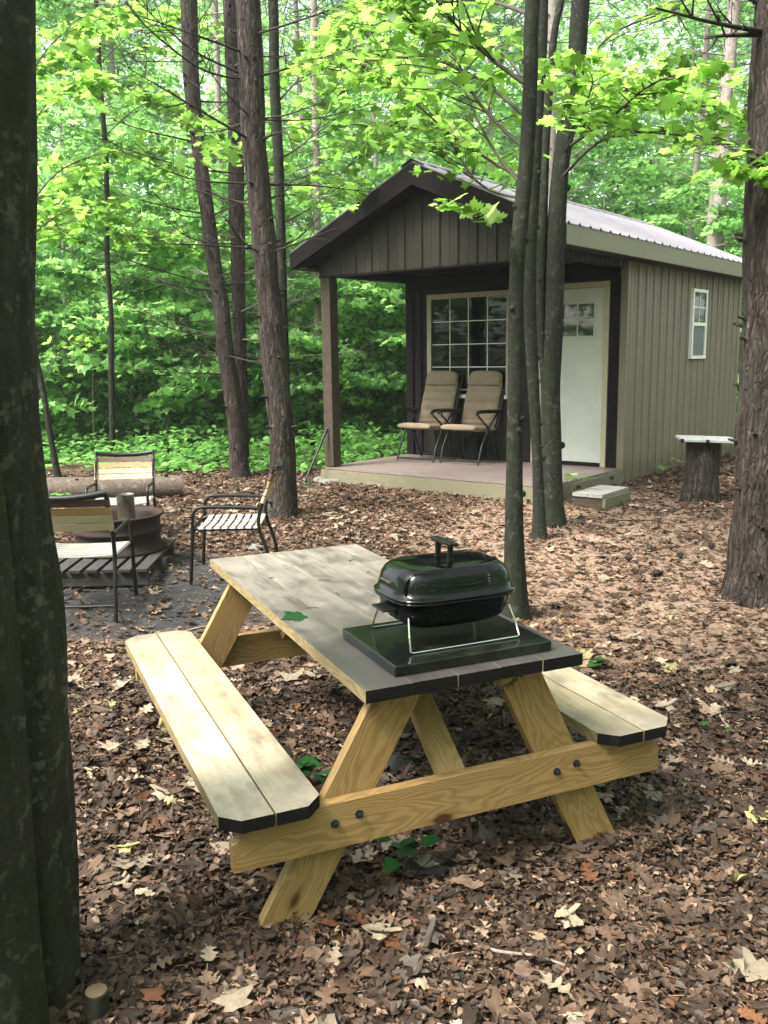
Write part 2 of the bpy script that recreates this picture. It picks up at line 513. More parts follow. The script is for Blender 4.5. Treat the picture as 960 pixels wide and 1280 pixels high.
M['twig'] = m_plain('maple twig bark', (0.05, 0.045, 0.035), 0.8, 0, 0.3, 0.2, 30, 0.2)
M['leaf'] = m_leaf('maple leaf', (0.075, 0.15, 0.016), (0.17, 0.34, 0.05), 0.68, 0.42, (0.47, 0.84, 0.16))
M['leaf_mid'] = m_leaf('woodland leaf', (0.10, 0.22, 0.07), (0.24, 0.46, 0.16), 0.6, 0.55, (0.50, 0.88, 0.25))
M['leaf_herb'] = m_leaf('herb leaf', (0.12, 0.29, 0.07), (0.28, 0.54, 0.15), 0.55, 0.45)
M['needle'] = m_leaf('pine needle', (0.035, 0.075, 0.045), (0.10, 0.17, 0.10), 0.3, 0.5)
M['needle_pale'] = m_leaf('distant pine needle', (0.14, 0.22, 0.17), (0.30, 0.38, 0.30), 0.4, 0.6)  # distance haze put into this paler needle colour
M['leaf_low'] = m_leaf('seedling leaf', (0.007, 0.035, 0.01), (0.02, 0.085, 0.02), 0.22, 0.35)
M['litter'] = m_litter()
M['ground'] = m_ground()
M['ink'] = m_plain('faded black ink', (0.05, 0.042, 0.025), 0.7, 0, 0.4, 0, 60, 0.2)
M['water'] = m_plain('grey plastic tray', (0.33, 0.34, 0.35), 0.3, 0, 0.05)


# ------------------------------------------------------------------ leaf meshes (many leaves in one mesh, built with numpy)
def sym(half, base_first=True):
    return half + [(-x, y) for x, y in reversed(half) if abs(x) > 1e-6]


MAPLE_HI = sym([(0, -.30), (.15, -.40), (.40, -.33), (.32, -.16), (.55, -.04), (.62, .17), (.43, .15), (.44, .30), (.22, .20), (.20, .42), (.10, .38), (0, .66)])
MAPLE_LO = sym([(0, -.30), (.36, -.32), (.28, -.10), (.58, .14), (.22, .18), (0, .64)])
OVATE = sym([(0, -.5), (.26, -.3), (.33, -.02), (.2, .32), (0, .55)])


def fan_template(outline, center=(0, -.02), cup=-0.18, vary=1):
    out = []
    for k in range(vary):
        n = len(outline)
        v = [(center[0], center[1], 0.03)]
        for x, y in outline:
            z = cup * (x * x + 0.7 * y * y) * (0.6 + 0.8 * random.random()) + 0.10 * abs(x)
            v.append((x, y, z))
        f = [(0, 1 + i, 1 + (i + 1) % n) for i in range(n)]
        out.append((np.array(v, dtype=np.float64), np.array(f, dtype=np.int64)))
    return out


def strip_template(half, vary=4, curl=0.5):
    """dead leaf with a spine so that it can curl"""
    out = []
    for k in range(vary):
        a, b, c, d = [random.uniform(-1, 1) for _ in range(4)]
        ph = random.random() * 6
        def zf(x, y):
            return curl * (0.55 * abs(x) * (0.6 + 0.5 * a) + 0.5 * b * y * y + 0.45 * c * x * y + 0.08 * math.sin(9 * y + ph) + 0.07 * math.sin(11 * x + ph) + 0.9 * max(0, abs(x) - .25) ** 1.3 * d)
        n = len(half)
        v = [(0, y, zf(0, y)) for x, y in half] + [(x, y, zf(x, y)) for x, y in half] + [(-x * random.uniform(.85, 1.05), y + random.uniform(-.03, .03), zf(-x, y)) for x, y in half]
        f = []
        for i in range(n - 1):
            f += [(i, n + i, n + i + 1), (i, n + i + 1, i + 1), (i, i + 1, 2 * n + i + 1), (i, 2 * n + i + 1, 2 * n + i)]
        out.append((np.array(v, dtype=np.float64), np.array(f, dtype=np.int64)))
    return out


OAK = [(0.008, -.62), (.02, -.42), (.12, -.39), (.155, -.33), (.08, -.27), (.1, -.22), (.24, -.17), (.27, -.10), (.12, -.03), (.13, .03), (.30, .09), (.34, .16), (.17, .22), (.17, .27), (.26, .34), (.25, .41), (.12, .43), (.09, .52), (0.008, .56)]
DMAPLE = [(.01, -.42), (.18, -.38), (.42, -.30), (.28, -.15), (.52, -.02), (.58, .14), (.36, .12), (.22, .16), (.24, .38), (.11, .36), (0.01, .62)]
SHARD = [(0.06, -.5), (.3, -.2), (.34, .1), (.1, .5)]
T_MAPLE_HI = fan_template(MAPLE_HI, vary=4)
T_MAPLE_LO = fan_template(MAPLE_LO, vary=3)
T_OVATE = fan_template(OVATE, center=(0, 0), cup=-.25, vary=3)
T_OAK = strip_template(OAK, 9, 0.6)
T_DMAPLE = strip_template(DMAPLE, 9, 0.6)
T_SHARD = strip_template(SHARD, 7, 1.0)
T_NEEDLE = [(np.array([(-.5, -.014, 0), (-.5, .014, 0), (0, .014, .03), (0, -.014, .03), (.5, 0, 0)], dtype=np.float64), np.array([(0, 1, 2), (0, 2, 3), (3, 2, 4)]))]


def rot_mats(yaw, tilt, tdir, roll=None):
    """yaw about z, then tilt by `tilt` about the horizontal axis at angle tdir"""
    n = len(yaw)
    cy, sy = np.cos(yaw), np.sin(yaw)
    Rz = np.zeros((n, 3, 3))
    Rz[:, 0, 0] = cy; Rz[:, 0, 1] = -sy; Rz[:, 1, 0] = sy; Rz[:, 1, 1] = cy; Rz[:, 2, 2] = 1
    ux, uy = np.cos(tdir), np.sin(tdir)
    c, s = np.cos(tilt), np.sin(tilt)
    C = 1 - c
    R = np.zeros((n, 3, 3))
    R[:, 0, 0] = c + ux * ux * C; R[:, 0, 1] = ux * uy * C; R[:, 0, 2] = uy * s
    R[:, 1, 0] = ux * uy * C; R[:, 1, 1] = c + uy * uy * C; R[:, 1, 2] = -ux * s
    R[:, 2, 0] = -uy * s; R[:, 2, 1] = ux * s; R[:, 2, 2] = c
    return R @ Rz


class Leaves:
    def __init__(self):
        self.V, self.Fc, self.C, self.nv = [], [], [], 0

    def add(self, templates, P, size, yaw=None, tilt=None, tdir=None, tint=None):
        P = np.asarray(P, dtype=np.float64).reshape(-1, 3)
        n = len(P)
        if n == 0:
            return self
        size = np.broadcast_to(np.asarray(size, dtype=np.float64), (n,))
        yaw = RNG.uniform(0, 2 * PI, n) if yaw is None else yaw
        tilt = np.abs(RNG.normal(0, 0.4, n)) if tilt is None else tilt
        tdir = RNG.uniform(0, 2 * PI, n) if tdir is None else tdir
        tint = RNG.uniform(0, 1, (n, 1)).repeat(3, 1) if tint is None else tint
        pick = RNG.integers(0, len(templates), n)
        R = rot_mats(yaw, tilt, tdir)
        for k, (tv, tf) in enumerate(templates):
            idx = np.nonzero(pick == k)[0]
            if not len(idx):
                continue
            v = np.einsum('nij,mj->nmi', R[idx], tv) * size[idx][:, None, None] + P[idx][:, None, :]
            m = len(tv)
            off = self.nv + np.arange(len(idx)) * m
            f = (tf[None] + off[:, None, None]).reshape(-1, 3)
            self.V.append(v.reshape(-1, 3))
            self.Fc.append(f)
            self.C.append(np.repeat(tint[idx], m, axis=0))
            self.nv += len(idx) * m
        return self

    def build(self, name, mat, parent=None, loc=None):
        V = np.concatenate(self.V); Fc = np.concatenate(self.Fc); C = np.concatenate(self.C)
        me = bpy.data.meshes.new(name)
        me.vertices.add(len(V)); me.vertices.foreach_set('co', V.astype(np.float32).ravel())
        me.loops.add(len(Fc) * 3); me.loops.foreach_set('vertex_index', Fc.astype(np.int32).ravel())
        me.polygons.add(len(Fc))
        me.polygons.foreach_set('loop_start', np.arange(0, len(Fc) * 3, 3, dtype=np.int32))
        me.update(calc_edges=True)
        me.validate()
        at = me.attributes.new('tint', 'FLOAT_COLOR', 'POINT')
        at.data.foreach_set('color', np.concatenate([C, np.ones((len(C), 1))], 1).astype(np.float32).ravel())
        me.materials.append(mat)
        o = bpy.data.objects.new(name, me)
        COL.objects.link(o)
        if parent:
            o.parent = parent
        if loc is not None:
            o.location = loc
        return o


def spray(mb, lv, path, r0, twigs=12, tw_len=0.5, per=5, size=0.1, flat=0.75, tmpl=None, start=0.25, lift=0.0, seg=5):
    """a leafy branch: path is a list of points; twigs leave it left and right in a flattish layer"""
    pts = cat_rom(path, 6)
    n = len(pts)
    mb.tube(pts, [r0 * (1 - 0.85 * i / (n - 1)) for i in range(n)], seg, cap=False)
    L, S = [], []
    for k in range(twigs):
        t = start + (1 - start) * (k + random.random() * 0.8) / twigs
        i = min(n - 2, int(t * (n - 1)))
        p = pts[i]
        d = (pts[i + 1] - pts[i]).normalized()
        side = Vector((-d.y, d.x, 0))
        side = side.normalized() if side.length > 1e-4 else Vector((1, 0, 0))
        sg = 1 if k % 2 else -1
        ln = tw_len * (1.05 - 0.6 * t) * random.uniform(0.6, 1.2)
        dv = (d * random.uniform(0.3, 0.9) + side * sg * random.uniform(0.5, 1.0) + Vector((0, 0, random.uniform(-.15, .25) + lift))).normalized()
        q = p + dv * ln * 0.5 + Vector((0, 0, .02))
        e = p + dv * ln - Vector((0, 0, 0.10 * ln))
        mb.tube([p, q, e], [r0 * 0.32 + .001, r0 * 0.22 + .001, .001], 4, cap=False)
        for j in range(per):
            u = 0.25 + 0.75 * (j + random.random() * .6) / per
            a = p.lerp(q, u * 2) if u < .5 else q.lerp(e, u * 2 - 1)
            off = Vector((random.uniform(-1, 1), random.uniform(-1, 1), random.uniform(-.5, .35))) * size * 0.8
            L.append(a + off)
            S.append(size * random.uniform(.55, 1.15))
    for j in range(max(2, per // 2)):
        L.append(pts[-1] + Vector((random.uniform(-1, 1), random.uniform(-1, 1), random.uniform(-.3, .3))) * size * .7)
        S.append(size)
    m = len(L)
    lv.add(tmpl or T_MAPLE_LO, np.array([tuple(p) for p in L]), np.array(S), tilt=np.abs(RNG.normal(0.1, flat, m)))


def dead_branch(mb, path, r0, twigs=6, tl=0.35):
    pts = cat_rom(path, 5)
    n = len(pts)
    mb.tube(pts, [r0 * (1 - 0.8 * i / (n - 1)) for i in range(n)], 6, cap=False, wob=.2, wscale=8)
    L = sum((pts[i + 1] - pts[i]).length for i in range(n - 1))
    for k in range(twigs):
        t = random.uniform(.3, .97)
        i = min(n - 2, int(t * (n - 1)))
        p = pts[i]
        d = (pts[i + 1] - pts[i]).normalized()
        dv = (d * .7 + Vector((random.uniform(-1, 1), random.uniform(-1, 1), random.uniform(-.5, .7))) * .8).normalized()
        ln = tl * random.uniform(.4, 1.2) * min(1.0, L)
        e = p + dv * ln
        mid = p.lerp(e, .5) + Vector((random.uniform(-.03, .03), random.uniform(-.03, .03), random.uniform(-.02, .04)))
        mb.tube([p, mid, e], [r0 * .32, r0 * .22, .0012], 4, cap=False)
        if random.random() < .6:
            e2 = mid + (dv + Vector((random.uniform(-1, 1), random.uniform(-1, 1), random.uniform(-.6, .6)))).normalized() * ln * .5
            mb.tube([mid, e2], [r0 * .16 + .0008, .001], 3, cap=False)


def flared(pts, radii, n=7, flare=1.5, fh=0.35):
    P, R = cat_rom(pts, n, list(radii))
    z0 = P[0].z
    R = [r * (1 + (flare - 1) * math.exp(-((p.z - z0) / fh) * 2.2)) for p, r in zip(P, R)]
    return P, R


def trunk_px(pix, Y, widths, top_extra=None, sink=0.08, lean=0.0):
    """points and radii of a trunk from its outline in the photo, standing at depth Y (metres), lean metres per metre of height"""
    P, R = [], []
    for (px, py), w in zip(pix, widths):
        p = aty(px, py, Y)
        if lean:
            yy = Y + lean * max(0, p.z)
            p = aty(px, py, yy)
        P.append(p)
        R.append(w / 2 * math.sqrt(p.y ** 2 + (p.z - CAMH) ** 2) / F)
    gz = ground_z(P[0].x, P[0].y)
    b = P[0].copy(); b.z = gz - sink
    P[0] = b
    if top_extra:
        d = (P[-1] - P[-2]).normalized()
        for k in range(1, 4):
            P.append(P[-1] + d * top_extra / 3 + Vector((random.uniform(-.05, .05), random.uniform(-.05, .05), 0)))
            R.append(R[-1] * 0.85)
    return P, R


def rel(P, o):
    return [p - o for p in P]


# ------------------------------------------------------------------ world, sun, camera
SUN_EL, SUN_AZ = math.radians(54), math.radians(-122)       # azimuth from +Y, towards -X (behind, left)
w = bpy.data.worlds.new('World')
SC.world = w
w.use_nodes = True
nt = w.node_tree
nt.nodes.clear()
sky = nt.nodes.new('ShaderNodeTexSky')
sky.sky_type = 'NISHITA'
sky.sun_disc = False
sky.sun_elevation = SUN_EL
sky.sun_rotation = SUN_AZ
sky.air_density = 1.0
sky.dust_density = 4.0
sky.ozone_density = 1.0
hsv = nt.nodes.new('ShaderNodeHueSaturation')
hsv.inputs['Saturation'].default_value = 0.22
bg = nt.nodes.new('ShaderNodeBackground')
bg.inputs[1].default_value = 0.15
wo = nt.nodes.new('ShaderNodeOutputWorld')
nt.links.new(sky.outputs[0], hsv.inputs['Color'])
nt.links.new(hsv.outputs[0], bg.inputs[0])
nt.links.new(bg.outputs[0], wo.inputs[0])

sl = bpy.data.lights.new('sun', 'SUN')
sl.energy = 2.7
sl.angle = math.radians(18)
sl.color = (1.0, 0.95, 0.86)
so = bpy.data.objects.new('sun', sl)
COL.objects.link(so)
sd = Vector((math.sin(SUN_AZ) * math.cos(SUN_EL), math.cos(SUN_AZ) * math.cos(SUN_EL), math.sin(SUN_EL)))
so.rotation_euler = (-sd).to_track_quat('-Z', 'Y').to_euler()
so.location = (-5, 8, 20)

cam = bpy.data.cameras.new('camera')
cam.sensor_fit = 'VERTICAL'
cam.sensor_height = 24.0
cam.lens = F / 1280 * 24.0
cam.clip_start = 0.05
cam.clip_end = 500
co = bpy.data.objects.new('camera', cam)
COL.objects.link(co)
co.matrix_world = Matrix.Translation((0, 0, CAMH)) @ Matrix.Rotation(PI / 2 - PITCH, 4, 'X') @ Matrix.Rotation(-ROLL, 4, 'Z')
SC.camera = co

# ------------------------------------------------------------------ ground
CX, CY, CA, CZ = -0.7066, 10.7952, -0.6658, 0.17
CW, CD, CL = 3.03, 1.70, 4.15            # cabin width, porch depth, room length
DK = 0.359 - CZ                            # porch floor above the ground


def cab(u, v, z=0):
    c, s = math.cos(CA), math.sin(CA)
    return Vector((CX + u * c - v * s, CY + u * s + v * c, CZ + z))


def cab_local(x, y):
    c, s = math.cos(CA), math.sin(CA)
    dx, dy = x - CX, y - CY
    return dx * c + dy * s, -dx * s + dy * c


def spaced(lo, hi, d0, d1, step, far):
    a = list(np.arange(d0, d1 + 1e-6, step))
    x = d1; s = step
    while x < hi:
        s *= far; x += s; a.append(x)
    x = d0; s = step
    while x > lo:
        s *= far; x -= s; a.insert(0, x)
    return a


xs = spaced(-160, 160, -6.0, 6.0, 0.06, 1.25)
ys = spaced(-120, 220, 0.6, 13.5, 0.06, 1.25)
gv = []
for y in ys:
    for x in xs:
        z = ground_z(x, y)
        if -7 < x < 7 and 0 < y < 15:
            z += 0.012 * noise.noise((x * 5, y * 5, 1.7)) + 0.006 * noise.noise((x * 17, y * 17, 4.1))
        gv.append((x, y, z))
nx = len(xs)
gf = [(j * nx + i, j * nx + i + 1, (j + 1) * nx + i + 1, (j + 1) * nx + i) for j in range(len(ys) - 1) for i in range(nx - 1)]
gm = MB(); gm.add(gv, gf, 0, True)
tag(gm.build('ground', M['ground']), kind='structure')


# ------------------------------------------------------------------ leaf litter (stuff)
def in_cabin(x, y):
    u, v = cab_local(x, y)
    return (-0.02 < u < CW + .02) and (-0.02 < v < CD + CL + 0.2)


def ashy(x, y):
    return math.hypot((x + 1.55) * .8, (y - 6.2) * .95) < 1.05 + .25 * noise.noise((x * 2, y * 2, 0))


def path_w(x, y):
    return 1 - sstep(.55, 1.1, math.hypot((x - 1.95) * .5, (y - 7.5) * .28) + .3 * noise.noise((x * .9, y * .9, 5)))


PAL = np.array([(0.028, 0.016, 0.010), (0.046, 0.027, 0.017), (0.078, 0.046, 0.029), (0.122, 0.076, 0.05), (0.18, 0.12, 0.083), (0.27, 0.195, 0.138), (0.11, 0.045, 0.02), (0.06, 0.047, 0.039)])


def litter_points(n, y0, y1, xpad=0.6, ash_keep=.12, edge=None):
    out = []
    while len(out) < n:
        y = y0 + (y1 - y0) * random.random()
        if random.random() > (0.35 + 0.65 * y / y1):
            continue
        half = 0.46 * y + xpad
        x = random.uniform(-half, half)
        if in_cabin(x, y):
            continue
        if y > 11.4 and x < 2.5 and random.random() < (y - 11.4):
            continue
        if ashy(x, y) and random.random() > ash_keep:
            continue
        if random.random() < .68 * path_w(x, y):
            continue
        out.append((x, y))
    return out


def litter_tint(n, weights):
    w = np.array(weights, dtype=float); w /= w.sum()
    c = PAL[RNG.choice(len(PAL), n, p=w)]
    return np.clip(c * RNG.uniform(.75, 1.25, (n, 1)), 0, .6)


ll = Leaves()
DARKW = (6, 7, 5, 2.4, 1.2, .7, 1.0, 1.2)
MIDW = (2, 3, 4.5, 4, 3.2, 1.8, 1.6, .8)
for (n, y0, y1, tm, smin, smax, hmax, wts) in (
        (80000, 1.5, 4.6, T_SHARD, .008, .034, .036, DARKW),
        (5200, 1.5, 4.6, T_OAK, .04, .11, .035, DARKW),
        (4800, 1.5, 4.6, T_DMAPLE, .035, .10, .035, DARKW),
        (3000, 1.5, 4.6, T_SHARD, .04, .075, .03, DARKW),
        (60000, 4.3, 13.0, T_SHARD, .014, .05, .024, MIDW),
        (8500, 4.3, 13.0, T_OAK, .05, .105, .035, MIDW),
        (6000, 4.3, 13.0, T_DMAPLE, .045, .09, .035, MIDW)):
    pts = litter_points(n, y0, y1)
    P = np.array([(x, y, ground_z(x, y) + random.random() ** 1.5 * hmax) for x, y in pts])
    ll.add(tm, P, RNG.uniform(smin, smax, n), tilt=np.abs(RNG.normal(.08, .3, n)), tint=litter_tint(n, wts))
# pale, freshly fallen leaves lying on top
pts = litter_points(330, 1.6, 9.5)
P = np.array([(x, y, ground_z(x, y) + .03 + random.random() * .015) for x, y in pts])
ll.add(T_OAK + T_DMAPLE, P, RNG.uniform(.07, .125, len(P)), tilt=np.abs(RNG.normal(.05, .2, len(P))),
       tint=np.clip(np.array([(0.25, 0.20, 0.145)]) * RNG.uniform(.5, 1.35, (len(P), 1)), 0, .7))
pts = litter_points(60, 1.6, 7)
P = np.array([(x, y, ground_z(x, y) + .03) for x, y in pts])
ll.add(T_OAK + T_DMAPLE, P, RNG.uniform(.06, .1, len(P)), tint=np.array([(0.27, 0.23, 0.11)]) * RNG.uniform(.6, 1.2, (len(P), 1)))
# needles on the trodden path
pts = [p for p in litter_points(62000, 1.6, 11.5) if (p[0] > -.2 + random.gauss(0, .8) and p[1] > 3.6 + random.gauss(0, .6)) or random.random() < .5]
for _ in range(9000):
    q = (random.gauss(1.95, 1.1), random.gauss(7.5, 1.9))
    if not in_cabin(*q):
        pts.append(q)
P = np.array([(x, y, ground_z(x, y) + .006 + random.random() * .018) for x, y in pts])
ll.add(T_NEEDLE, P, RNG.uniform(.045, .10, len(P)), tilt=np.abs(RNG.normal(0, .15, len(P))), tint=np.clip(np.array([(0.30, 0.175, 0.11)]) * RNG.uniform(.25, 1.5, (len(P), 1)), 0, .6))
lo = ll.build('leaf_litter', M['litter'])
tag(lo, 'brown dead oak and maple leaves covering the forest floor', 'leaf litter', kind='stuff')

# ------------------------------------------------------------------ undergrowth (stuff)
ug = Leaves()
ugs = MB()
pl, sz, tl = [], [], []
cnt = 0
while cnt < 6500:
    y = random.uniform(11.0, 24)
    x = random.uniform(-.55 * y - 1, .55 * y + 1)
    u, v = cab_local(x, y)
    if -0.5 < u < CW + .5 and -0.6 < v < CD + CL + .5:
        continue
    edge = 11.6 + .7 * noise.noise((x * .8, 3, 0)) + (0.5 if x < -2.5 else 0)
    if u > CW - .5:
        edge = 14.0
    dens = sstep(edge - .5, edge + .8, y)
    if random.random() > dens:
        continue
    cnt += 1
    h = random.uniform(.08, .5) * (0.4 + 0.6 * sstep(edge, edge + 2.0, y) + .7 * sstep(edge + 2, edge + 6, y)) * (1 + .6 * noise.noise((x, y, 7)))
    z0 = ground_z(x, y)
    nl = random.randint(8, 16)
    rad = random.uniform(.10, .26)
    for k in range(nl):
        a = random.uniform(0, 2 * PI)
        r = rad * random.random() ** .5
        t = random.uniform(.35, 1.0)
        pl.append((x + math.cos(a) * r, y + math.sin(a) * r, z0 + h * t))
        sz.append(random.uniform(.05, .13))
        tl.append(min(1, max(0, random.gauss(.5, .25) + .25 * noise.noise((x * .7, y * .7, 2)))))
tl = np.array(tl)[:, None].repeat(3, 1)
ug.add(T_OVATE, np.array(pl), np.array(sz), tilt=np.abs(RNG.normal(.25, .4, len(pl))), tint=tl)
tag(ug.build('undergrowth', M['leaf_herb']), 'low green herbs and seedlings carpeting the woods behind the clearing', 'undergrowth', kind='stuff')


# ------------------------------------------------------------------ picnic table
TX, TY, TA = -0.1014, 3.4146, 0.4161


def tab(x, y, z):
    c, s = math.cos(TA), math.sin(TA)
    return Vector((TX + x * c - y * s, TY + x * s + y * c, z))


table = thing('picnic_table', 'wooden picnic table with stained brown top and pale attached benches', 'picnic table', (TX, TY, 0), TA)


def board(name, a, b, wid, thick, mats, parent, upv=(0, 0, 1), bevel=.003, end_mi=0, edge_mi=None, outline=None, label=None):
    """a board from a to b (parent coordinates, centre line), its width perpendicular to upv"""
    a, b = Vector(a), Vector(b)
    X = (b - a).normalized()
    Z = Vector(upv); Z = (Z - X * Z.dot(X)).normalized()
    Y = Z.cross(X)
    L = (b - a).length
    mb = MB()
    ol = outline or [(-L / 2, -wid / 2), (L / 2, -wid / 2), (L / 2, wid / 2), (-L / 2, wid / 2)]

    def side(p, q):
        dx, dy = abs(p[0] - q[0]), abs(p[1] - q[1])
        if dy > dx * .35:
            return end_mi
        return edge_mi if edge_mi is not None else 0
    mb.prism(ol, -thick / 2, thick / 2, 0, side)
    m = Matrix((X, Y, Z)).transposed().to_4x4()
    m.translation = (a + b) / 2
    o = mb.build(name, mats, parent, matrix=m, bevel=bevel)
    if label:
        o['label'] = label
    return o


TL2, TW, TH = .94, .74, .74
pw = TW / 5
for k in range(5):
    xc = -TW / 2 + pw * (k + .5)
    ln = TL2 - (0, .002, 0, .003, 0)[k]
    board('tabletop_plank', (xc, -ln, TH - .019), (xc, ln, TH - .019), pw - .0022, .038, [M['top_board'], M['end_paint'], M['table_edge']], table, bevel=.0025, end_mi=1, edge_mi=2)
BZ = .4234
for sx in (-1, 1):
    for k, (x0, x1) in enumerate(((.786, .6415), (.6355, .4895))):
        xc = sx * (x0 + x1) / 2
        wd = x0 - x1
        L = .92
        outer = k == 0
        # local x runs along the bench from near to far end; local y = Z x X
        yo = (-1 if sx > 0 else 1) if outer else (1 if sx > 0 else -1)
        h = wd / 2
        ch = .052
        if yo > 0:
            ol = [(-L, -h), (L, -h), (L, h - ch), (L - ch, h), (-L + ch, h), (-L, h - ch)]
        else:
            ol = [(-L + ch, -h), (L - ch, -h), (L, -h + ch), (L, h), (-L, h), (-L, -h + ch)]
        board('seat_plank', (xc, -L, BZ - .019), (xc, L, BZ - .019), wd, .038, [M['bench_board'], M['end_paint'], M['table_edge']], table, outline=ol, end_mi=1, edge_mi=2)
for sy in (-1, 1):
    yl = sy * .811
    for sx in (-1, 1):
        board('leg', ((.189 if sx > 0 else -.197), yl, .702), ((.545 if sx > 0 else -.615), yl, -.02), .142, .038, M['pine_board'], table, upv=(0, 1, 0))
    # cleat carrying both benches: a long board with clipped lower corners
    L = .75
    board('seat_support', (-L, sy * .850, BZ - .038 - .072), (L, sy * .850, BZ - .038 - .072), .142, .038, M['pine_board'], table, upv=(0, -1, 0),
          outline=[(-L + .0, -.071), (L, -.071), (L, .01), (L - .09, .071), (-L + .09, .071), (-L, .01)])
    0 and board('top_support', (-.34, sy * .772, TH - .038 - .046), (.34, sy * .772, TH - .038 - .046), .09, .038, M['pine_board'], table, upv=(0, 1, 0))
    board('brace', (-.03, sy * .815, .36), (-.03, sy * .36, .69), .089, .038, M['pine_board'], table, upv=(0, sy * .6, .8))
    for sx in (-1, 1):
        for dx, dz in ((-.037, -.005), (.04, .008)):
            b = MB()
            b.tube([(0, 0, 0), (0, -sy * -.004, 0)], .013, 10)
            b.tube([(0, 0, 0), (0, sy * .016, 0)], .0075, 8)
            b.build('bolt', M['bolt'], table, loc=((.366 if sx > 0 else -.408) + dx, sy * .8685, .327 + dz))
# lumber stamp, blurred and unreadable, on the right near leg
st = MB()
legd = (Vector((.60, 0, -.02)) - Vector((.262, 0, .702))).normalized()
for k, (du, dv, wd, hh) in enumerate(((0, 0, .016, .02), (.022, .004, .014, .02), (.041, -.002, .016, .022), (.064, .003, .008, .018), (.079, .004, .016, .02), (.1, .0, .016, .022))):
    for (ox, oz, ww, hz) in ((0, 0, .004, hh), (wd, .002, .004, hh * .9), (0, hh - .004, wd, .004), (.002, hh * .45, wd * .8, .004)):
        if random.random() < .2:
            continue
        x0 = du + ox
        z0 = dv + oz + (du * .12)
        st.box(x0, x0 + ww, -.0006, .0006, z0, z0 + hz)
st.build('ink_stamp', M['ink'], table, loc=(.132, -.8312, .596), rot=(0, math.radians(-25), 0))

# ------------------------------------------------------------------ grill tray and grill
tray = thing('grill_tray', 'flat black metal tray under the grill on the near end of the table', 'tray', tab(.0225, -.6675, TH), TA)
b = MB(); b.box(-.272, .272, -.212, .212, .0, .034)
b.build('tray_body', M['tray'], tray, bevel=.004)
for (x, y) in ((-.19, -.02), (-.16, -.09), (-.2, .06), (.14, .09), (.2, .03), (.2, -.06), (.02, .15)):
    b = MB(); b.prism([(-.012, 0), (0, -.009), (.012, 0), (0, .009)], .0335, .0346)
    b.build('slot', M['end_paint'], tray, loc=(x, y, 0))

grill = thing('charcoal_grill', 'small shiny black rectangular charcoal grill with wire legs and closed lid', 'grill', tab(.03, -.655, TH + .034), TA)


def superring(a, b, z, n=40, e=4.0):
    out = []
    for k in range(n):
        t = 2 * PI * k / n
        c, s = math.cos(t), math.sin(t)
        r = (abs(c) ** e + abs(s) ** e) ** (-1 / e)
        out.append((a * r * c, b * r * s, z))
    return out


def loft(mb, rings, mi=0, capb=True, capt=True):
    n = len(rings[0])
    v = [p for r in rings for p in r]
    f = []
    for i in range(len(rings) - 1):
        for k in range(n):
            k2 = (k + 1) % n
            f.append((i * n + k, i * n + k2, (i + 1) * n + k2, (i + 1) * n + k))
    mb.add(v, f, mi, True)
    if capb:
        mb.add(rings[0], [tuple(range(n - 1, -1, -1))], mi, True)
    if capt:
        mb.add(rings[-1], [tuple(range(n))], mi, True)


A, B = .208, .150
bowl = MB()
loft(bowl, [superring(A * .62, B * .6, .058), superring(A * .74, B * .72, .060), superring(A * .86, B * .84, .075), superring(A * .94, B * .93, .105), superring(A * .97, B * .97, .140), superring(A * 1.03, B * 1.04, .143), superring(A * 1.03, B * 1.04, .149), superring(A * .96, B * .96, .150)])
bowl.build('firebox', M['enamel'], grill)
lid = MB()
loft(lid, [superring(A * .97, B * .97, .1515), superring(A * 1.035, B * 1.045, .152), superring(A * 1.035, B * 1.045, .158), superring(A * .99, B * .985, .161), superring(A * .965, B * .955, .185), superring(A * .925, B * .905, .213), superring(A * .865, B * .835, .233), superring(A * .80, B * .76, .2425), superring(A * .74, B * .69, .2455), superring(A * .4, B * .37, .248), superring(A * .05, B * .05, .2485)])
lid.build('lid', M['enamel'], grill)
hd = MB()
for y in (-.042, .042):
    hd.box(-.009, .009, y - .006, y + .006, .243, .300)
hd.box(-.015, .015, -.07, .07, .300, .311)
hd.build('handle', M['blackplastic'], grill, bevel=.003)
for sx in (-1, 1):
    lg = MB()
    r = .0032
    lg.tube(cat_rom([(sx * .165, -.115, .105), (sx * .19, -.125, .05), (sx * .200, -.130, .006), (sx * .198, -.118, .004), (sx * .19, .0, .004), (sx * .198, .118, .004), (sx * .2, .13, .006), (sx * .19, .125, .05), (sx * .165, .115, .105)], 4), r, 6) if False else None
for sy in (-1, 1):
    lg = MB()
    lg.tube([(-.178, sy * .105, .10), (-.188, sy * .13, .05), (-.193, sy * .146, .008), (-.186, sy * .149, .004), (0, sy * .149, .004), (.186, sy * .149, .004), (.193, sy * .146, .008), (.188, sy * .13, .05), (.178, sy * .105, .10)], .0034, 7)
    lg.build('wire_leg', M['chrome'], grill)
sh = MB(); sh.box(-.245, -.19, -.062, .03, .115, .122); sh.box(-.2, -.185, -.05, .02, .095, .118)
sh.build('side_handle', M['blackplastic'], grill, bevel=.004)
vt = MB(); vt.box(-.2065, -.1985, -.03, .045, .196, .2)
vt.build('vent_slot', M['chrome'], grill)
for z in (.196, .205, .214):
    d = MB(); d.tube([(0, 0, 0), (0, -.004, .0)], .003, 8)
    d.build('vent_hole', M['chrome'], grill, loc=(.085, -.1385 + (z - .196) * .35, z))
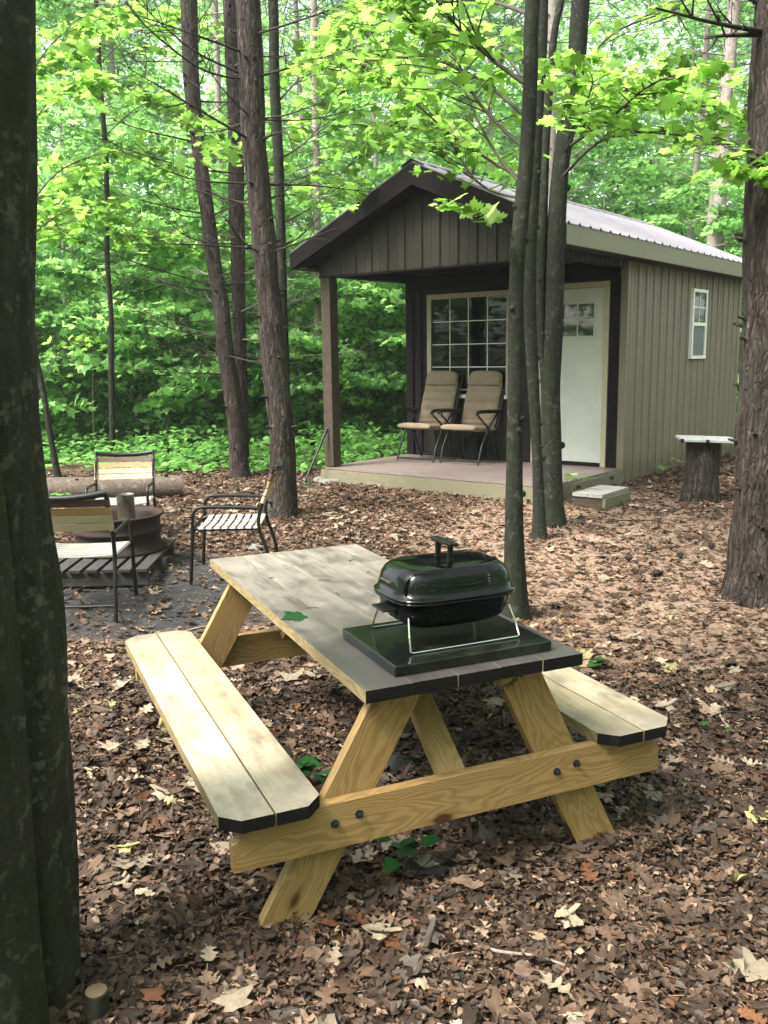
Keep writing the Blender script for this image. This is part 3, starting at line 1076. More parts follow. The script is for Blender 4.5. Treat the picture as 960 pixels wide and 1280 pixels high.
# green leaf fallen on the table top
lf = Leaves(); lf.add(T_MAPLE_HI, np.zeros((1, 3)), .1, yaw=np.array([2.2]), tilt=np.array([.12]), tint=np.array([[.25, .25, .25]]))
o = lf.build('fallen_leaf', M['leaf_low'], loc=onz(369, 770, TH + .006))
tag(o, 'green maple leaf fallen on the table top', 'leaf')

# ------------------------------------------------------------------ cabin
cabin = thing('cabin', 'small tan metal sided cabin with gabled roof and open porch', 'cabin', (CX, CY, CZ), CA)
EV = 2.489                                # eave height above the porch floor, peak and rafters the same frame
PK = 3.247
OH, OS = .228, .21
W2 = CW / 2
slope = (PK - EV) / (W2 + OS)
WT = 2.315


def Z(z):
    return z + DK                          # heights above the porch floor -> cabin coordinates


def ribbed(mb, p0, ux, length, z0, z1, nrm, pitch=.229, depth=.019, ribw=.05, ztop=None, mi=0, gap=None):
    """vertical ribbed sheet from p0 along ux; ztop(s) may give a sloped top. Its front side faces nrm"""
    prof = []
    s = 0.06
    prof.append((0, 0))
    while s < length - .06:
        prof += [(s, 0), (s + .014, depth), (s + ribw - .014, depth), (s + ribw, 0)]
        m = s + pitch / 2 + .02
        if m + .05 < length:
            prof += [(m, 0), (m + .006, depth * .22), (m + .02, depth * .22), (m + .026, 0)]
        s += pitch
    prof.append((length, 0))
    for (a, da), (b_, db) in zip(prof[:-1], prof[1:]):
        q = []
        for ss, dd in ((a, da), (b_, db)):
            base = Vector(p0) + Vector(ux) * ss + Vector(nrm) * dd
            zt = ztop(ss) if ztop else z1
            q.append(Vector((base.x, base.y, z0)))
            q.append(Vector((base.x, base.y, zt)))
        mb.add([q[0], q[2], q[3], q[1]], [(0, 1, 2, 3)], mi)


def slab_with_hole(mb, axis, val, thick, a0, a1, z0, z1, hole=None, mi=0):
    """flat wall in a plane x=val or y=val, spanning a0..a1, with a rectangular opening"""
    def put(p0, p1, q0, q1):
        if p1 - p0 < 1e-6 or q1 - q0 < 1e-6:
            return
        if axis == 'x':
            mb.box(val, val + thick, p0, p1, q0, q1, mi)
        else:
            mb.box(p0, p1, val, val + thick, q0, q1, mi)
    if not hole:
        put(a0, a1, z0, z1)
        return
    h0, h1, k0, k1 = hole
    put(a0, h0, z0, z1); put(h1, a1, z0, z1); put(h0, h1, z0, k0); put(h0, h1, k1, z1)


V1 = CD + CL
ZB = -.12
# right wall: ribbed sheet over a backing slab
b = MB()
ribbed(b, (CW, CD + .012, 0), (0, 1, 0), CL - .02, ZB, Z(WT) + .10, (1, 0, 0))
b.box(CW - .09, CW - .004, CD, V1, ZB, Z(WT) + .1)
b.build('side_wall', M['siding'], cabin)
b = MB(); b.box(CW - .02, CW + .03, CD + .05, V1 + .02, ZB - .02, ZB + .035)
b.build('sill_beam', M['concrete'], cabin)
b = MB(); b.box(CW - .06, CW + .026, CD - .015, CD + .055, ZB, Z(WT) + .1)
b.build('corner_trim', M['siding'], cabin, bevel=.003)
# front wall of the room (behind the porch): window and door openings
win = (.365, 1.545, Z(.80), Z(2.04))
b = MB()
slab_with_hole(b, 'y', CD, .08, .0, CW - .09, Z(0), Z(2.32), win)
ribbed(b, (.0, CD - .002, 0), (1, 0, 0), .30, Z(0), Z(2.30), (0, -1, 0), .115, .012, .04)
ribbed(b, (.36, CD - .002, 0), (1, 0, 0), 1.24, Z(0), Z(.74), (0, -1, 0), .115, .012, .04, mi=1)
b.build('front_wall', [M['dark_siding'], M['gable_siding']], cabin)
b = MB(); b.box(.0, .11, CD - .035, CD - .016, Z(0), Z(2.3)); b.box(.2, .245, CD - .03, CD - .016, Z(0), Z(2.3)); b.box(.0, CW - .07, CD - .03, CD - .016, Z(2.13), Z(2.32))
b.build('front_trim', M['trim_dark'], cabin)
b = MB(); b.box(CW - .165, CW - .062, CD - .03, CD - .003, Z(-.02), Z(2.13))
b.build('porch_corner_trim', M['trim_dark'], cabin)
# other walls and inside surfaces
lw = MB()
slab_with_hole(lw, 'x', .004, .08, CD + .082, V1 - .08, ZB, Z(WT) + .1)
lw.build('far_side_wall', M['inside'], cabin)
bw_hole = (.55, 1.15, Z(1.35), Z(2.05))
b = MB()
slab_with_hole(b, 'y', V1 - .078, .08, .004, CW - .004, ZB, Z(WT) + .1, bw_hole)
b.add([(.004, V1 - .04, Z(WT) + .1), (CW - .004, V1 - .04, Z(WT) + .1), (W2, V1 - .04, Z(PK) - .1)], [(0, 1, 2)])
b.build('back_wall', M['inside'], cabin)
b = MB()
for (x0, x1, z0, z1) in ((.55, 1.15, Z(1.35), Z(1.39)), (.55, 1.15, Z(2.01), Z(2.05)), (.55, .59, Z(1.39), Z(2.01)), (1.11, 1.15, Z(1.39), Z(2.01)), (.59, 1.11, Z(1.68), Z(1.72))):
    b.box(x0, x1, V1 - .09, V1 - .02, z0, z1)
b.build('back_window_frame', M['white'], cabin)
b = MB(); b.box(.085, CW - .09, CD + .082, V1 - .08, Z(-.03), Z(.0)); b.build('room_floor', M['inside'], cabin)
b = MB(); b.box(.004, CW - .09, CD + .082, V1 - .08, Z(2.325), Z(2.35)); b.build('room_ceiling', M['inside'], cabin)
# porch header boxes: front gable, side returns, ceiling
b = MB(); b.box(.0, CW, .0, .14, Z(2.2275), Z(2.42)); b.box(.0, .14, .142, CD - .002, Z(2.2275), Z(2.42)); b.box(CW - .14, CW, .142, CD - .04, Z(2.2275), Z(2.42))
b.build('header', M['trim_dark'], cabin)
b = MB(); b.box(.14, CW - .14, .14, CD - .04, Z(2.33), Z(2.35)); b.build('porch_ceiling', M['trim_dark'], cabin)
b = MB()
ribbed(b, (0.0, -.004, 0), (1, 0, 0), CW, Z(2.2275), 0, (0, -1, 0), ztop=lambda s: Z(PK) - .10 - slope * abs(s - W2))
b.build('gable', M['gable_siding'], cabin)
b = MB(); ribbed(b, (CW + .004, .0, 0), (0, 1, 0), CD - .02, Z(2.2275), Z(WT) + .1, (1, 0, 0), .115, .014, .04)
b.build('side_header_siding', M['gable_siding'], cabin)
b = MB(); b.box(-.008, CW + .008, -.012, .10, Z(2.205), Z(2.226)); b.build('gable_base_trim', M['trim_dark'], cabin)
# posts
for u in (.0, CW - .14):
    b = MB(); b.box(-1.1, 1.1, -.07, .07, -.07, .07)
    m = Matrix(((0, 0, 1, u + .07), (0, 1, 0, .075), (-1, 0, 0, Z(1.11)), (0, 0, 0, 1)))
    b2 = MB(); b2.box(-1.1, 1.1, -.07, .07, -.07, .07)
    b2.build('porch_post', M['post'], cabin, matrix=m, bevel=.006)
# deck
nb = 10
for k in range(nb):
    y0 = .012 + (CD - .05) * k / nb
    y1 = .012 + (CD - .05) * (k + 1) / nb - .003
    b = MB(); b.box(-CW / 2 - .0, CW / 2 + .0, 0, y1 - y0, -.028, 0)
    b.build('deck_board', M['deck'], cabin, loc=(CW / 2, y0, Z(0)), bevel=.002)
board('deck_rim', (-.03, -.02, Z(-.125)), (CW + .03, -.02, Z(-.125)), .19, .038, M['rim'], cabin, upv=(0, -1, 0))
board('deck_rim', (CW + .012, .0, Z(-.125)), (CW + .012, CD - .02, Z(-.125)), .19, .036, M['rim'], cabin, upv=(1, 0, 0))
board('deck_rim', (-.012, .0, Z(-.125)), (-.012, CD - .02, Z(-.125)), .19, .036, M['rim'], cabin, upv=(-1, 0, 0))
for v in (.55, 1.38):
    b = MB(); b.box(CW + .031, CW + .036, v - .04, v + .04, Z(-.09), Z(-.06)); b.build('bracket', M['blackplastic'], cabin)
    b = MB(); b.box(CW + .031, CW + .05, v - .012, v + .012, Z(-.17), Z(-.125)); b.build('bracket_pin', M['chrome'], cabin)
for (u, v) in ((CW - .12, .12), (CW - .12, 1.4), (1.5, .14), (.3, 1.3), (1.5, 1.4)):
    b = MB(); b.box(u - .1, u + .1, v - .1, v + .1, -.12, Z(-.222)); b.build('pier_block', M['concrete'], cabin, bevel=.01)
b = MB(); b.box(.02, .16, .02, .16, -.05, Z(-.03)); b.build('post_foot', M['trim_dark'], cabin)
# roof
T = .05
for sx in (-1, 1):
    e = MB()
    xe = W2 + sx * (W2 + OS + .03)
    prof = []
    y = -OH - .01
    while y < V1 + .12:
        prof += [(y, 0), (y + .02, .019), (y + .045, .019), (y + .065, 0)]
        y += .229
    prof.append((V1 + .14, 0))
    v = []
    for (yy, dz) in prof:
        v += [(W2, yy, Z(PK) + dz + .014), (xe, yy, Z(EV) + dz + .014 - slope * .03), (W2, yy, Z(PK) + dz + .004), (xe, yy, Z(EV) + dz + .004 - slope * .03)]
    f = []
    for i in range(len(prof) - 1):
        a = i * 4
        f += [(a, a + 1, a + 5, a + 4), (a + 2, a + 6, a + 7, a + 3), (a + 1, a + 3, a + 7, a + 5)]
    e.add(v, f)
    e.build('roof_sheet', M['roof'], cabin)
    e = MB()
    xo = W2 + sx * (W2 + OS)
    # roof deck / soffit under the sheet
    for yy0, yy1 in ((-OH + .022, V1 + .1),):
        v = [(W2, yy0, Z(PK) - .002), (xo, yy0, Z(EV) - .002), (xo, yy0, Z(EV) - .03), (W2, yy0, Z(PK) - .03)]
        v += [(p[0], yy1, p[2]) for p in v]
        e.add(v, [(0, 1, 2, 3), (7, 6, 5, 4), (0, 4, 5, 1), (1, 5, 6, 2), (2, 6, 7, 3), (3, 7, 4, 0)])
    e.build('roof_deck', M['trim_dark'], cabin)
    e = MB()
    e.box(min(xo, xo + sx * .022), max(xo, xo + sx * .022), -OH, V1 + .1, Z(EV) - .185, Z(EV) - .004)
    e.build('eave_fascia', M['fascia_tan'], cabin)
    e = MB()
    xs0 = W2 + sx * (W2 + .022)
    e.box(min(xs0, xo - sx * .002), max(xs0, xo - sx * .002), -OH + .03, V1 + .1, Z(EV) - .187, Z(EV) - .172)
    e.build('soffit', M['gable_siding'], cabin)
    # sloping gable fascia
    e = MB()
    x_in = W2
    v = [(x_in, -OH, Z(PK) - .004), (xo + sx * .022, -OH, Z(EV) - .004 - slope * .022), (xo + sx * .022, -OH, Z(EV) - .19 - slope * .022 * .0), (x_in, -OH, Z(PK) - .215)]
    v = v + [(p[0], -OH - .024, p[2]) for p in v]
    e.add(v, [(0, 1, 2, 3), (7, 6, 5, 4), (0, 4, 5, 1), (1, 5, 6, 2), (2, 6, 7, 3), (3, 7, 4, 0)])
    e.build('gable_fascia', M['trim_dark'], cabin)
    e = MB()
    v = [(W2, -OH + .002, Z(PK) - .21), (W2 + sx * W2, -OH + .002, Z(EV) - .12), (W2 + sx * W2, -.03, Z(EV) - .12), (W2, -.03, Z(PK) - .21)]
    v += [(p[0], p[1], p[2] + .012) for p in v]
    e.add(v, [(3, 2, 1, 0), (4, 5, 6, 7), (0, 1, 5, 4), (1, 2, 6, 5), (2, 3, 7, 6), (3, 0, 4, 7)])
    e.build('gable_soffit', M['trim_dark'], cabin)
e = MB()
v = []
for yy in (-OH - .03, V1 + .14):
    v += [(W2 - .14, yy, Z(PK) - .14 * slope + .036), (W2, yy, Z(PK) + .042), (W2 + .14, yy, Z(PK) - .14 * slope + .036)]
e.add(v, [(0, 1, 4, 3), (1, 2, 5, 4)])
e.build('ridge_cap', M['roof'], cabin)
# big porch window
wf = MB()
x0, x1, z0, z1 = win
fw = .062
wf.box(x0 - .03, x1 + .03, CD - .03, CD + .03, z1 - fw + .03, z1 + .03)
wf.box(x0 - .03, x0 - .03 + fw, CD - .028, CD + .03, z0, z1 - fw + .03)
wf.box(x1 + .03 - fw, x1 + .03, CD - .028, CD + .03, z0, z1 - fw + .03)
wf.box(x0 - .04, x1 + .04, CD - .045, CD + .03, z0 - .04, z0 + .012)
window = wf.build('window', M['cream'], cabin, bevel=.003)
gx0, gx1, gz0, gz1 = x0 + .032, x1 - .032, z0 + .012, z1 - .032
b = MB(); b.box(gx0, gx1, CD + .002, CD + .006, gz0, gz1); b.build('pane', M['glass'], window)
b = MB()
for k in range(1, 4):
    xx = gx0 + (gx1 - gx0) * k / 4
    b.box(xx - .005, xx + .005, CD - .004, CD + .0015, gz0, gz1)
b.build('grille', M['white'], window)
b = MB()
for k in range(1, 5):
    zz = gz1 - .285 * k
    if zz > gz0 + .03:
        b.box(gx0, gx1, CD - .0032, CD + .0012, zz - .005, zz + .005)
b.build('grille', M['white'], window)
b = MB(); b.box(x0 + .2, x1 - .02, CD - .05, CD - .046, z0 - .036, z0 + .006); b.build('window_sill', M['white'], window)
# door
dx0, dx1 = CW - 1.155, CW - .185
dr = MB()
dr.box(dx0, dx0 + .062, CD - .036, CD + .02, Z(.0), Z(2.10)); dr.box(dx1 - .062, dx1, CD - .036, CD + .02, Z(0), Z(2.10)); dr.box(dx0 + .062, dx1 - .062, CD - .034, CD + .02, Z(2.038), Z(2.10))
dr.build('door_frame', M['cream'], cabin, bevel=.003)
b = MB(); b.box(dx0 + .062, dx1 - .062, CD - .04, CD - .002, Z(.0), Z(.035)); b.build('door_sill', M['trim_dark'], cabin)
d = MB()
d.box(dx0 + .064, dx1 - .064, CD - .022, CD - .002, Z(.045), Z(2.034))
pw_ = (dx1 - dx0 - .128)
# raised lower panels
for k in range(2):
    xa = dx0 + .064 + .10 + k * (pw_ - .13) / 2 + (0.0 if k == 0 else .03)
    xb = xa + (pw_ - .26) / 2
    for (za, zb) in ((.22, .62), (.75, 1.32)):
        d.box(xa, xb, CD - .0255, CD - .0225, Z(za), Z(zb))
        d.box(xa + .03, xb - .03, CD - .0275, CD - .0253, Z(za + .03), Z(zb - .03))
door = d.build('door', M['door'], cabin, bevel=.002)
lx0, lx1, lz0, lz1 = dx0 + .064 + .12, dx1 - .064 - .12, Z(1.50), Z(1.86)
b = MB(); b.box(lx0, lx1, CD - .0245, CD - .0225, lz0, lz1); b.build('pane', M['dark_glass'], door)
b = MB()
for (xa, xb, za, zb) in ((lx0 - .02, lx1 + .02, lz1, lz1 + .02), (lx0 - .02, lx1 + .02, lz0 - .02, lz0), (lx0 - .02, lx0, lz0, lz1), (lx1, lx1 + .02, lz0, lz1)):
    b.box(xa, xb, CD - .031, CD - .0222, za, zb)
nlx = 3
for k in range(1, nlx):
    xx = lx0 + (lx1 - lx0) * k / nlx
    b.box(xx - .008, xx + .008, CD - .0295, CD - .0248, lz0, lz1)
b.box(lx0, lx1, CD - .0292, CD - .0249, (lz0 + lz1) / 2 - .008, (lz0 + lz1) / 2 + .008)
b.build('lite_frame', M['door'], door)
b = MB(); b.tube([(dx0 + .13, CD - .02, Z(.98)), (dx0 + .13, CD - .06, Z(.98))], .012, 10); b.tube([(dx0 + .13, CD - .058, Z(.98)), (dx0 + .13, CD - .075, Z(.98)), (dx0 + .13, CD - .085, Z(.98))], [.02, .028, .014], 12)
b.build('door_knob', M['zinc'], door)
# side window
sv0, sv1, sz0, sz1 = 3.72, 4.26, Z(1.21), Z(2.10)
s = MB()
xo = CW
fr = .04
s.box(xo - .01, xo + .045, sv0, sv1, sz1 - fr, sz1); s.box(xo - .01, xo + .045, sv0, sv1, sz0, sz0 + fr)
s.box(xo - .01, xo + .043, sv0, sv0 + fr, sz0 + fr, sz1 - fr); s.box(xo - .01, xo + .043, sv1 - fr, sv1, sz0 + fr, sz1 - fr)
zm = (sz0 + sz1) / 2
s.box(xo - .01, xo + .040, sv0 + fr, sv1 - fr, zm - .022, zm + .022)
sw = s.build('side_window', M['white'], cabin, bevel=.003)
b = MB(); b.box(xo + .02, xo + .026, sv0 + fr, sv1 - fr, zm + .022, sz1 - fr); b.build('pane', M['dark_glass'], sw)
b = MB(); b.box(xo + .016, xo + .022, sv0 + fr, sv1 - fr, sz0 + fr, zm - .022); b.build('screen', M['screen'], sw)
b = MB()
ymid = (sv0 + sv1) / 2
b.box(xo + .0265, xo + .031, ymid - .006, ymid + .006, zm + .022, sz1 - fr); b.box(xo + .0262, xo + .0305, sv0 + fr, sv1 - fr, zm + .21, zm + .222)
b.build('grille', M['white'], sw)

# concrete pad, step, rod
p = cab(.07, .06); p.z = ground_z(p.x, p.y) - .03
b = MB(); b.tube([(0, 0, 0), (0, 0, .075), (0, 0, .085)], [.235, .23, .215], 28, wob=.03)
tag(b.build('concrete_pad', M['concrete'], loc=p), 'round grey concrete pad under the front porch post', 'concrete pad')
step = thing('wooden_step', 'low wooden step box beside the porch door', 'step', cab(3.41, .34, -.04), CA)
b = MB(); b.box(-.15, .15, -.30, .30, .0, .145); b.build('step_base', M['post'], step)
for k in range(2):
    board('step_tread', (-.08 + k * .16, -.315, .162), (-.08 + k * .16, .315, .162), .155, .034, M['step_grey'], step)
board('step_riser', (.168, -.30, .075), (.168, .30, .075), .13, .03, M['rim'], step, upv=(1, 0, 0))
r0 = gp(379, 607); r1 = cab(.0, -.02, 0); r1 = aty(409, 536, r1.y - .03)
b = MB(); b.tube([r0, r0.lerp(r1, .08), r0.lerp(r1, .1), r1], [.024, .022, .0135, .0135], 8)
tag(b.build('metal_rod', M['frame']), 'thin dark rod leaning against the front porch post', 'rod')


# ------------------------------------------------------------------ porch chairs
def porch_chair(loc, rotz, label):
    t = thing('folding_chair', label, 'chair', loc, rotz, 'padded chairs on the porch')
    # chair faces -Y
    def cushion(name, sec, thick, mat, puff=0.0, ribs=0, halfw=.235, round_=False):
        """sec: list of (y,z) along the cushion; built as a rounded pad"""
        mb = MB()
        pts = cat_rom([(0, y, z) for y, z in sec], 14)
        n = len(pts)
        nseg = 20
        rings = []
        for i, p in enumerate(pts):
            tdir = (pts[min(i + 1, n - 1)] - pts[max(i - 1, 0)]).normalized()
            nr = Vector((0, -tdir.z, tdir.y))
            u = i / (n - 1)
            endf = min(1, .35 + 6 * min(u, 1 - u))
            rb = (1 + 0.5 * abs(math.sin(u * ribs * PI)) ** .5 - .3) if ribs else 1
            ring = []
            for k in range(nseg):
                a = 2 * PI * k / nseg
                c, s = math.cos(a), math.sin(a)
                e = 3.2
                r = (abs(c) ** e + abs(s) ** e) ** (-1 / e)
                q = p + Vector((halfw * r * c, 0, 0)) * ((.9 + .1 * endf) if not round_ else (1 - .45 * max(0, (u - .45) / .55) ** 2.5)) + nr * (thick / 2 * r * s * endf * (rb if s > 0 else 1))
                q += nr * .006 * noise.noise((q.x * 14, q.y * 14, q.z * 14 + loc[0]))
                ring.append(q)
            rings.append(ring)
        loft(mb, rings)
        return mb.build(name, mat, t)
    cushion('seat_cushion', [(-.285, .425), (-.27, .44), (-.1, .42), (.1, .405), (.19, .41)], .075, M['fabric'], ribs=3, halfw=.25)
    cushion('back_cushion', [(.165, .43), (.20, .55), (.25, .72), (.31, .88), (.345, .985)], .085, M['fabric'], ribs=6, halfw=.245)
    cushion('back_shell', [(.21, .43), (.245, .55), (.295, .72), (.355, .88), (.41, 1.07)], .06, M['dark_fabric'], halfw=.262, round_=True)
    hp = cushion('head_pillow', [(.325, .93), (.325, .98), (.36, 1.06), (.372, 1.10)], .14, M['fabric'], halfw=.235, round_=True)
    for sx in (-1, 1):
        x = sx * .275
        b = MB(); b.tube([(x, -.27, 0), (x, -.2, .2), (x, -.06, .41), (x, .17, .60)], .0125, 8); b.build('leg', M['frame'], t)
        b = MB(); b.tube([(x * .96, .24, 0), (x * .96, .14, .2), (x * .96, .0, .41), (x * .96, -.245, .58), (x * .96, -.255, .615)], .0125, 8); b.build('leg', M['frame'], t)
        b = MB(); b.tube(cat_rom([(x, -.31, .60), (x, -.27, .632), (x, -.1, .632), (x, .18, .62), (x, .26, .63)], 4), [.018] * 5 + [.024] * 8 + [.016] * 4, 10); b.build('armrest', M['blackplastic'], t)
        b = MB(); b.tube([(x * .97, .17, .40), (x * .97, .255, .62), (x * .97, .4, 1.02)], .0125, 8); b.build('back_frame', M['frame'], t)
    for (y, z) in ((-.262, .035), (.232, .035)):
        b = MB(); b.tube([(-.275, y, z), (.275, y, z)], .011, 8); b.build('stretcher', M['frame'], t)
    b = MB(); b.tube(cat_rom([(-.267, .40, 1.02), (-.24, .42, 1.06), (0, .43, 1.075), (.24, .42, 1.06), (.267, .40, 1.02)], 4), .0125, 8); b.build('back_frame', M['frame'], t)
    return t


porch_chair(cab(.61, 1.28, DK), CA, 'tan padded folding chair at the left end of the porch window')
porch_chair(cab(1.23, 1.33, DK), CA, 'tan padded folding chair nearer the door, behind the tree stems')
b_ = thing('waste_bin', 'small black bin under the padded chair nearer the door', 'bin', cab(1.12, 1.58, DK), CA)
b = MB(); loft(b, [superring(.10, .07, 0, 24), superring(.125, .085, .27, 24), superring(.133, .093, .272, 24), superring(.133, .093, .285, 24), superring(.12, .08, .285, 24), superring(.095, .06, .02, 24)], capt=True)
b.build('bin_body', M['blackplastic'], b_)


# ------------------------------------------------------------------ patio chairs round the fire
def patio_chair(loc, rotz, label, scale=1.0):
    """faces +Y"""
    t = thing('patio_chair', label, 'chair', loc, rotz, 'strap chairs round the fire')
    S = scale
    W_ = .275
    for sx in (-1, 1):
        x = sx * W_
        fr = [(x * 1.0, .30, 0), (x * 1.0, .275, .3), (x, .262, .49), (x, .24, .54), (x, .19, .56), (x, -.05, .555), (x, -.20, .545)]
        b = MB(); b.tube([Vector(q) * S for q in cat_rom(fr, 4)], .0135 * S, 9); b.build('leg', M['frame'], t)
        rr = [(x, -.30, 0), (x, -.26, .22), (x * .985, -.205, .40), (x * .985, -.215, .52), (x * .985, -.275, .71), (x * .985, -.325, .825)]
        b = MB(); b.tube([Vector(q) * S for q in cat_rom(rr, 4)], .0135 * S, 9); b.build('leg', M['frame'], t)
        b = MB(); b.tube([Vector(q) * S for q in ((x * .94, -.2, .395), (x * .94, .25, .40), (x * .94, .285, .385))], .012 * S, 8); b.build('seat_rail', M['frame'], t)
    b = MB(); b.tube([Vector(q) * S for q in ((-W_ * .97, .285, .385), (W_ * .97, .285, .385))], .0135 * S, 8); b.build('front_rail', M['frame'], t)
    b = MB(); b.tube([Vector(q) * S for q in ((-W_, -.285, .1), (W_, -.285, .1))], .009 * S, 8); b.build('stretcher', M['frame'], t)
    n = 8
    for k in range(n):
        y = -.185 + k * .0565
        b = MB()
        sag = [(-W_ * 1.0, 0), (-W_ * .96, .012), (-W_ * .5, .004), (0, .001), (W_ * .5, .004), (W_ * .96, .012), (W_ * 1.0, 0), (W_ * .93, -.001), (-W_ * .93, -.001)]
        ol = [(a * S, c * S) for a, c in sag]
        v = [(a, (y - .019) * S, .402 * S + c) for a, c in ol] + [(a, (y + .019) * S, .402 * S + c) for a, c in ol]
        m = len(ol)
        b.add(v, [(i, (i + 1) % m, m + (i + 1) % m, m + i) for i in range(m)], 0, False)
        b.add(v, [tuple(range(m - 1, -1, -1)), tuple(range(m, 2 * m))])
        b.build('seat_strap', M['strap_white'], t)

    def back_y(z):
        return -.215 - (z - .52) * .36 if z > .52 else -.21

    def strap(z, h, mat, name, bow=.02, wrap=.0):
        b = MB()
        pts = []
        for i in range(11):
            u = -1 + 2 * i / 10
            yy = back_y(z) - bow * (1 - u * u)
            pts.append((u * (W_ * .985 + .016), yy))
        v = []
        for (x, yy) in pts:
            for (dy, dz) in ((.006, -h / 2), (.006 - h * .36 * .0, h / 2), (-.006, h / 2), (-.006, -h / 2)):
                v.append((x * S, (yy + dy - dz * .36) * S, (z + dz) * S))
        f = []
        for i in range(10):
            for k in range(4):
                f.append((i * 4 + k, i * 4 + (k + 1) % 4, i * 4 + 4 + (k + 1) % 4, i * 4 + 4 + k))
        f += [(3, 2, 1, 0), (40, 41, 42, 43)]
        b.add(v, f)
        for sx in (-1, 1):       # strap end wrapped round the tube
            b.tube([(sx * W_ * .985 * S, (back_y(z) + .36 * h / 2) * S, (z - h / 2) * S), (sx * W_ * .985 * S, (back_y(z) - .36 * h / 2) * S, (z + h / 2) * S)], .0185 * S, 9)
        return b.build(name, mat, t)
    strap(.605, .047, M['strap_cream'], 'back_strap')
    strap(.659, .047, M['strap_cream'], 'back_strap')
    strap(.713, .047, M['strap_tan'], 'back_strap')
    strap(.766, .044, M['strap_brown'], 'back_strap')
    # bowed top rail
    b = MB()
    pts = []
    for i in range(13):
        u = -1 + 2 * i / 12
        pts.append(Vector((u * W_, back_y(.83) - .035 * (1 - u * u), .805 + .026 * u * u)) * S)
    b.tube(pts, .022 * S, 9)
    b.build('top_rail', M['frame'], t)
    return t


def on_ground(x, y, dz=0):
    return (x, y, ground_z(x, y) + dz)


patio_chair(on_ground(-2.0, 5.80), math.radians(3), 'strap chair with its back to us beside the big left trunk')
patio_chair(on_ground(-2.24, 7.62), math.radians(187), 'strap chair beyond the fire ring, in front of the log', .9)
patio_chair(on_ground(-1.11, 6.60), math.radians(92), 'strap chair seen from the side beside the picnic table')

# pallet, ring, chimney starter
pal = thing('wood_pallet', 'charred wood pallet lying under the rusty fire ring', 'pallet', on_ground(-2.22, 6.72), math.radians(2))
for k in range(9):
    x = -.47 + k * .1175
    board('slat', (x, -.5, .112), (x, .5, .112), .085, .02, M['char'], pal)
for y in (-.46, 0, .46):
    board('stringer', (-.515, y, .05), (.515, y, .05), .038, .098, M['char'], pal)
ring = MB()
R_ = .33
prof = [(R_ + .035, .0), (R_ + .035, .012), (R_ + .004, .03), (R_ - .012, .07), (R_ - .012, .13), (R_ + .006, .145), (R_ + .006, .16), (R_ - .012, .175), (R_ - .008, .24), (R_ + .02, .262), (R_ + .024, .274), (R_ + .01, .28), (R_ - .005, .268), (R_ - .03, .24), (R_ - .03, .02)]
n = 48
rv = []
for (r, z) in prof:
    for k in range(n):
        a = 2 * PI * k / n
        rv.append((r * math.cos(a), r * math.sin(a), z))
rf = [(i * n + k, i * n + (k + 1) % n, (i + 1) * n + (k + 1) % n, (i + 1) * n + k) for i in range(len(prof) - 1) for k in range(n)]
ring.add(rv, rf, 0, True)
bx, by, bz = on_ground(-2.08, 6.93)
tag(ring.build('fire_ring', M['rust'], loc=(bx, by, bz + .124)), 'round rusty steel fire ring standing on the charred pallet', 'fire ring')
ch = thing('chimney_starter', 'grey scorched metal charcoal chimney standing inside the fire ring', 'chimney starter', (bx + .035, by + .12, bz + .122))
b = MB(); b.tube([(0, 0, 0), (0, 0, .02), (0, 0, .20), (0, 0, .405), (0, 0, .41)], [.07, .068, .068, .068, .071], 20, cap=False); b.tube([(0, 0, .3), (0, 0, .31)], .066, 20)
b.build('can', M['zinc'], ch)

# log behind the chairs
lp0, lp1 = Vector(on_ground(-4.4, 9.25, .12)), Vector(on_ground(-2.22, 9.85, .115))
b = MB(); P = cat_rom([lp0, lp0.lerp(lp1, .35) + Vector((0, .03, .015)), lp0.lerp(lp1, .7) + Vector((0, -.02, 0)), lp1], 6)
b.tube(P, [.115, .11, .112, .105] if False else [.14 - .001 * i for i in range(len(P))], 18, wob=.10, wscale=4)
lg = b.build('fallen_log', M['bark_log'])
tag(lg, 'thick fallen log lying behind the far strap chair', 'log')
for t_, dz in ((.52, .1), (.93, .11)):
    q = lp0.lerp(lp1, t_)
    b = MB(); b.tube([q + Vector((0, -.03, dz - .02)), q + Vector((0, -.04, dz + .035))], [.024, .018], 8); b.build('branch_stub', M['bark_pine'], lg)


# ------------------------------------------------------------------ trees
def crown_needles(center, spread, height, n, parent, loc):
    lv = Leaves()
    P = []
    for k in range(n):
        a = random.uniform(0, 2 * PI)
        h = random.random()
        r = spread * (1 - .75 * h) * random.random() ** .5
        P.append((center.x + math.cos(a) * r - loc.x, center.y + math.sin(a) * r - loc.y, center.z + h * height - .1 * r - loc.z))
    lv.add(T_NEEDLE, np.array(P), RNG.uniform(.5, 1.0, n), tilt=np.abs(RNG.normal(0, .6, n)))
    return lv.build('crown', M['needle'], parent)


